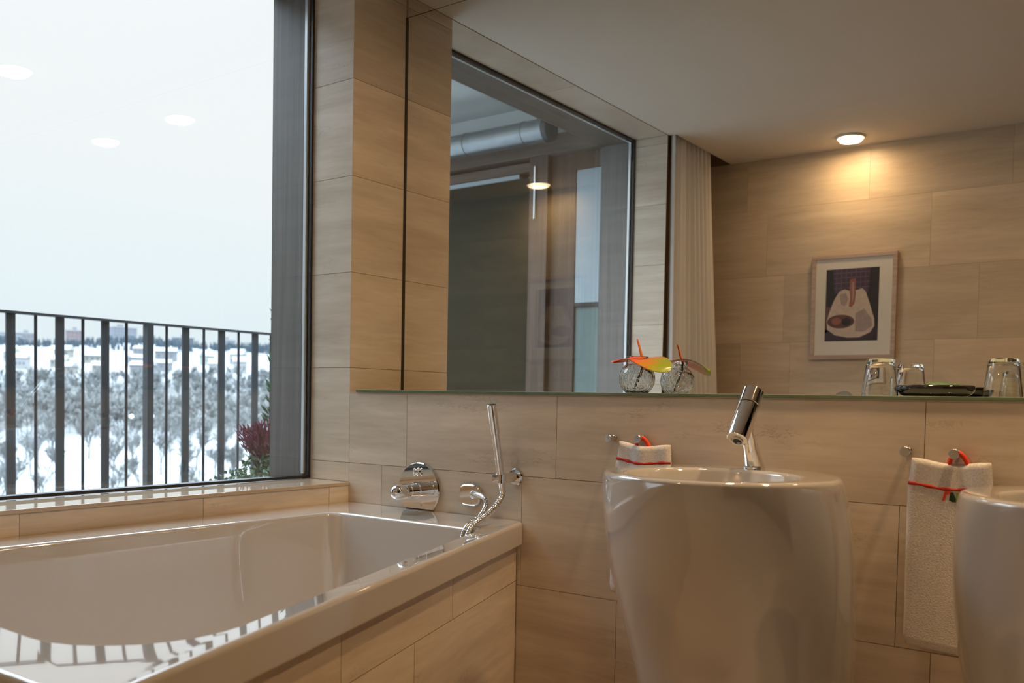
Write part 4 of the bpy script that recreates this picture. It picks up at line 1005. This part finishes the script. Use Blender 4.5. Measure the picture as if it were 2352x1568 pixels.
for k in range(3):
    sg = segs_tree(trng, 10.0, 4 if k < 2 else 4, 0.6)
    a_ = MB(); seg_mesh(a_, [s for s in sg if s[4] == 0], 6); b_ = MB(); seg_mesh(b_, [(p, q_, max(r0, 0.05), max(r1, 0.035), l) for p, q_, r0, r1, l in sg if s and l > 0], 3)
    protos.append((a_, b_))
PARK = []
prng = random.Random(11)
for _ in range(4000):
    d = 138 + 138 * prng.random(); p = prng.uniform(-0.21, 0.21) * d
    if all((d - q_[0]) ** 2 + (p - q_[1]) ** 2 > 9.5 ** 2 for q_ in PARK): PARK.append((d, p))
    if len(PARK) >= 64: break
roots = []
for i, (d, p) in enumerate(PARK):
    loc = LP(d, p); k = i % 3
    if i < 3:
        t = thing('bare_tree', 'bare winter tree standing in the snowy park beyond the railing', 'tree', (0, 0, 0), 'bare trees in the snowy park')
        protos[k][0].build('trunk', M['trunk'], t, smooth=False); protos[k][1].build('branches', M['twig'], t, smooth=False); roots.append(t)
    else: t = dup(roots[k], (0, 0, 0))
    t.location = loc; t.rotation_euler = (0, 0, trng.uniform(0, 6.28)); s = trng.uniform(0.75, 1.25); t.scale = (s, s, s)

def scatter_mesh(name, mats, tri_sets, spots):
    """join many transformed copies of small triangle sets into one mesh"""
    V, F = [], []; o = 0
    for loc, s, a, k in spots:
        v, f = tri_sets[k]; c, sn = math.cos(a), math.sin(a)
        q_ = np.stack([v[:, 0] * c - v[:, 1] * sn, v[:, 0] * sn + v[:, 1] * c, v[:, 2]], 1) * s + np.array(loc)
        V.append(q_); F.append(f + o); o += len(v)
    V = np.concatenate(V).astype(np.float32); F = np.concatenate(F)
    me = bpy.data.meshes.new(name); me.vertices.add(len(V)); me.vertices.foreach_set('co', V.ravel()); me.loops.add(F.size); me.loops.foreach_set('vertex_index', F.ravel().astype(np.int32))
    me.polygons.add(len(F)); me.polygons.foreach_set('loop_start', np.arange(0, F.size, 3, dtype=np.int32)); me.polygons.foreach_set('loop_total', np.full(len(F), 3, dtype=np.int32))
    me.update(); me.validate(); me.materials.append(mats); o_ = bpy.data.objects.new(name, me); COL.objects.link(o_); return o_
def tri(mb):
    f = []
    for q_ in mb.f:
        for i in range(1, len(q_) - 1): f.append((q_[0], q_[i], q_[i + 1]))
    return np.array(mb.v, dtype=np.float64), np.array(f)
sets = []
for k in range(4):
    sg = segs_tree(trng, 9.0, 3, 0.65); t_ = MB(); seg_mesh(t_, [(p, q_, max(r0, 0.09), max(r1, 0.06), l) for p, q_, r0, r1, l in sg], 3); sets.append(tri(t_))
sp_list = []
for i in range(1500):
    d = 295 + 213 * trng.random() ** 0.9; p = trng.uniform(-0.30, 0.30) * d
    sp_list.append((tuple(LP(d, p)), trng.uniform(0.7, 1.25), trng.uniform(0, 6.28), trng.randrange(4)))
tag(scatter_mesh('bare_woodland', M['twig'], sets, sp_list), 'grey leafless woodland covering the slope below the snowy houses', 'woodland', kind='stuff')
sets = []
for k in range(3):
    t_ = MB(); hh = 9
    for l in range(4):
        z = 1.0 + l * 2.0; r = 2.6 - l * 0.55
        t_.axis_lathe((0, 0, z), (0, 0, 1), [(0, r * trng.uniform(.8, 1.1)), (2.9, 0.05)], 7)
    sets.append(tri(t_))
sp_list = []
for i in range(1300):
    d = trng.choice((trng.uniform(735, 850), trng.uniform(735, 850), trng.uniform(668, 735))); p = trng.uniform(-0.30, 0.30) * d
    if d < 735 and math.sin(p * 0.05 + d * 0.02) < 0.25: continue
    sp_list.append((tuple(LP(d, p)), trng.uniform(0.45, 0.8), trng.uniform(0, 6.28), trng.randrange(3)))
tag(scatter_mesh('spruce_forest', M['pine'], sets, sp_list), 'blue-grey spruce forest along the top of the far hill', 'forest', kind='stuff')

# houses with snowy roofs
M['house_wall'] = [plain('house_wall_' + k, c, 0.85, noise=0.08, nscale=0.6) for k, c in (('cream', (0.24, 0.225, 0.20)), ('grey', (0.18, 0.185, 0.19)), ('white', (0.28, 0.28, 0.275)))]
M['roof_snow'] = plain('roof_snow', (0.29, 0.295, 0.305), 0.9, noise=0.03, nscale=0.5)
hp = []
for k in range(3):
    wx, wy, hh, rh = ((8, 6, 3.4, 2.6), (11, 6.5, 4.2, 2.2), (7, 7, 5.0, 3.0))[k]
    a_ = MB(); a_.box((-wx / 2, -wy / 2, -3), (wx / 2, wy / 2, hh)); b_ = MB(); o = 0.5
    b_.add([(-wx / 2 - o, -wy / 2 - o, hh - 0.1), (wx / 2 + o, -wy / 2 - o, hh - 0.1), (wx / 2 + o, wy / 2 + o, hh - 0.1), (-wx / 2 - o, wy / 2 + o, hh - 0.1), (-wx / 2 - o, 0, hh + rh), (wx / 2 + o, 0, hh + rh)],
           [(3, 2, 1, 0), (0, 1, 5, 4), (2, 3, 4, 5), (0, 4, 3), (1, 2, 5)])
    c_2 = MB()
    for q_ in (-0.3, 0.0, 0.3):
        for sd in (-1, 1): c_2.box((q_ * wx - 0.5, sd * (wy / 2 + 0.02), 1.0), (q_ * wx + 0.5, sd * (wy / 2 - 0.1), 2.4))
    hp.append((a_, b_, c_2))
HS = []
for row, d in enumerate((548, 566, 588, 612, 640)):
    for j in range(9):
        p = (-0.27 + 0.068 * j + (0.03 if row % 2 else 0)) * d + trng.uniform(-4, 4)
        if row == 4 and 20 < p < 110: continue
        HS.append((d + trng.uniform(-6, 6), p))
hroots = []
M['win_dark'] = plain('house_windows', (0.10, 0.11, 0.13), 0.3, noise=0.1)
for i, (d, p) in enumerate(HS):
    k = i % 3
    if i < 3:
        t = thing('house', 'small pale house under a snowy pitched roof on the far hillside', 'house', (0, 0, 0), 'snow-covered hillside houses')
        hp[k][0].build('walls', M['house_wall'][k], t, smooth=False); hp[k][1].build('roof', M['roof_snow'], t, smooth=False); hp[k][2].build('windows', M['win_dark'], t, smooth=False); hroots.append(t)
    else: t = dup(hroots[k], (0, 0, 0))
    t.location = LP(d, p) + Vector((0, 0, 0.5)); t.rotation_euler = (0, 0, trng.uniform(-0.6, 0.6) + 1.0); s = trng.uniform(0.85, 1.25); t.scale = (s, s, s)
# apartment blocks on the skyline: direction, half-width, heights given in metres at their own distance
def block_mat(name, col, wcol):
    mt, n, b = new_mat(name); tcn = n.nodes.new('ShaderNodeTexCoord'); br = n.nodes.new('ShaderNodeTexBrick'); mp = n.nodes.new('ShaderNodeMapping')
    sp_ = n.nodes.new('ShaderNodeSeparateXYZ'); n.links.new(tcn.outputs['Object'], sp_.inputs[0]); cb = n.nodes.new('ShaderNodeCombineXYZ')
    n.links.new(math_node(n, 'ADD', sp_.outputs[0], sp_.outputs[1]), cb.inputs[0]); n.links.new(sp_.outputs[2], cb.inputs[1])
    n.links.new(cb.outputs[0], br.inputs['Vector']); br.inputs['Scale'].default_value = 1.0; br.inputs['Brick Width'].default_value = 3.2; br.inputs['Row Height'].default_value = 3.0; br.offset = 0.0; br.inputs['Mortar Size'].default_value = 0.8
    br.inputs['Color1'].default_value = (*wcol, 1); br.inputs['Color2'].default_value = (*wcol, 1); br.inputs['Mortar'].default_value = (*col, 1)
    n.links.new(br.outputs['Color'], b.inputs['Base Color']); setp(b, Roughness=0.85); return mt
def tower(dx, dy, dist, wid, dep, z0, z1, col, wcol, label, roof=M['roof_snow']):
    col = tuple(c * 0.45 for c in col); wcol = tuple(c * 0.45 for c in wcol)
    c = Vector((CAM.x + dx * dist, CAM.y + dy * dist, z0)); ang = math.atan2(dy, dx) + PI / 2
    t = thing('apartment_block', label, 'building', c, None); t.rotation_euler = (0, 0, ang)
    a_ = MB(); a_.box((-wid / 2, -dep / 2, -14), (wid / 2, dep / 2, z1 - z0)); b_ = MB(); b_.box((-wid / 2 - 0.3, -dep / 2 - 0.3, z1 - z0), (wid / 2 + 0.3, dep / 2 + 0.3, z1 - z0 + 0.9)); c3 = MB(); c3.box((-wid * 0.12, -1.5, z1 - z0 + 0.9), (wid * 0.12, 1.5, z1 - z0 + 3.4))
    off_ = Vector(c)
    for m_, nm, mt in ((a_, 'walls', block_mat('block_' + label[:12].replace(' ', '_'), col, wcol)), (b_, 'roof', roof), (c3, 'roof_hut', M['house_wall'][1])):
        m_.v = [tuple(Vector(p) + off_) for p in m_.v]; m_.build(nm, mt, t, smooth=False)
    return t
zz = lambda tan, dist: CAM.z + tan * dist
tower(-0.9068, 0.4215, 900, 26, 14, 36, zz(.0515, 900), (0.36, 0.40, 0.45), (0.24, 0.27, 0.31), 'low blue-grey apartment block on the skyline at the far left of the window')
tower(-0.8988, 0.4385, 940, 17, 14, 36, zz(.0545, 940), (0.40, 0.39, 0.40), (0.28, 0.28, 0.30), 'grey-brown apartment block on the skyline, second from the left')
tower(-0.8795, 0.476, 900, 14.5, 13, 36, zz(.0592, 900), (0.42, 0.33, 0.33), (0.31, 0.25, 0.26), 'reddish brown apartment block on the skyline, left of the tall tower')
t3 = tower(-0.8592, 0.5116, 870, 21, 18, 34, zz(.0640, 870), (0.42, 0.43, 0.47), (0.33, 0.34, 0.39), 'tall broad grey tower block, highest on the skyline')
t3.rotation_euler.z += 0.45
tower(-0.8275, 0.5614, 860, 18, 10, 34, zz(.0566, 860), (0.22, 0.24, 0.27), (0.17, 0.19, 0.22), 'dark flat building on the skyline above the long white block')
tower(-0.8030, 0.596, 900, 15.5, 13, 36, zz(.0557, 900), (0.40, 0.40, 0.42), (0.32, 0.33, 0.35), 'grey apartment block on the skyline at the right end of the railing')
tower(-0.8266, 0.5628, 690, 17, 10, 18, zz(.0425, 690), (0.58, 0.60, 0.60), (0.42, 0.45, 0.46), 'long pale apartment block with snowy roof on the hillside below the skyline')
tower(-0.8420, 0.5395, 700, 9, 9, 18, zz(.0400, 700), (0.55, 0.56, 0.54), (0.42, 0.43, 0.43), 'small pale block with snowy roof left of the long pale block')
# street lamps in the park
M['lamp_globe'] = emitter('lamp_globe', (0.95, 1.0, 0.96), 1.6); M['lamp_warm'] = emitter('lamp_warm', (1.0, 0.70, 0.30), 2.2)
for dx, dy, tn, dist, lab, mt, r in ((-0.8538, 0.5207, -0.0234, 285, 'left lit globe lamp on the park edge behind the railing', 'lamp_globe', 0.55), (-0.8439, 0.5366, -0.0228, 285, 'right lit globe lamp on the park edge behind the railing', 'lamp_globe', 0.60), (-0.824, 0.5666, -0.0761, 205, 'low warm lamp glowing among the bare park trees', 'lamp_warm', 0.30)):
    c = Vector((CAM.x + dx * dist, CAM.y + dy * dist, CAM.z + tn * dist)); d_ = (c.x - CAM.x) * ND.x + (c.y - CAM.y) * ND.y; p_ = (c.x - CAM.x) * NP.x + (c.y - CAM.y) * NP.y; gz = ground(d_, p_)
    c.z = max(c.z, gz + 2.0)
    t = thing('street_lamp', lab, 'street lamp', (c.x, c.y, gz)); mb = MB(); mb.cyl((c.x, c.y, gz - 0.3), (c.x, c.y, c.z - r * 0.8), 0.09, n=8); mb.build('pole', M['rail'], t); mb = MB(); mb.sphere(c, r, 16, 10); mb.build('globe', M[mt], t)
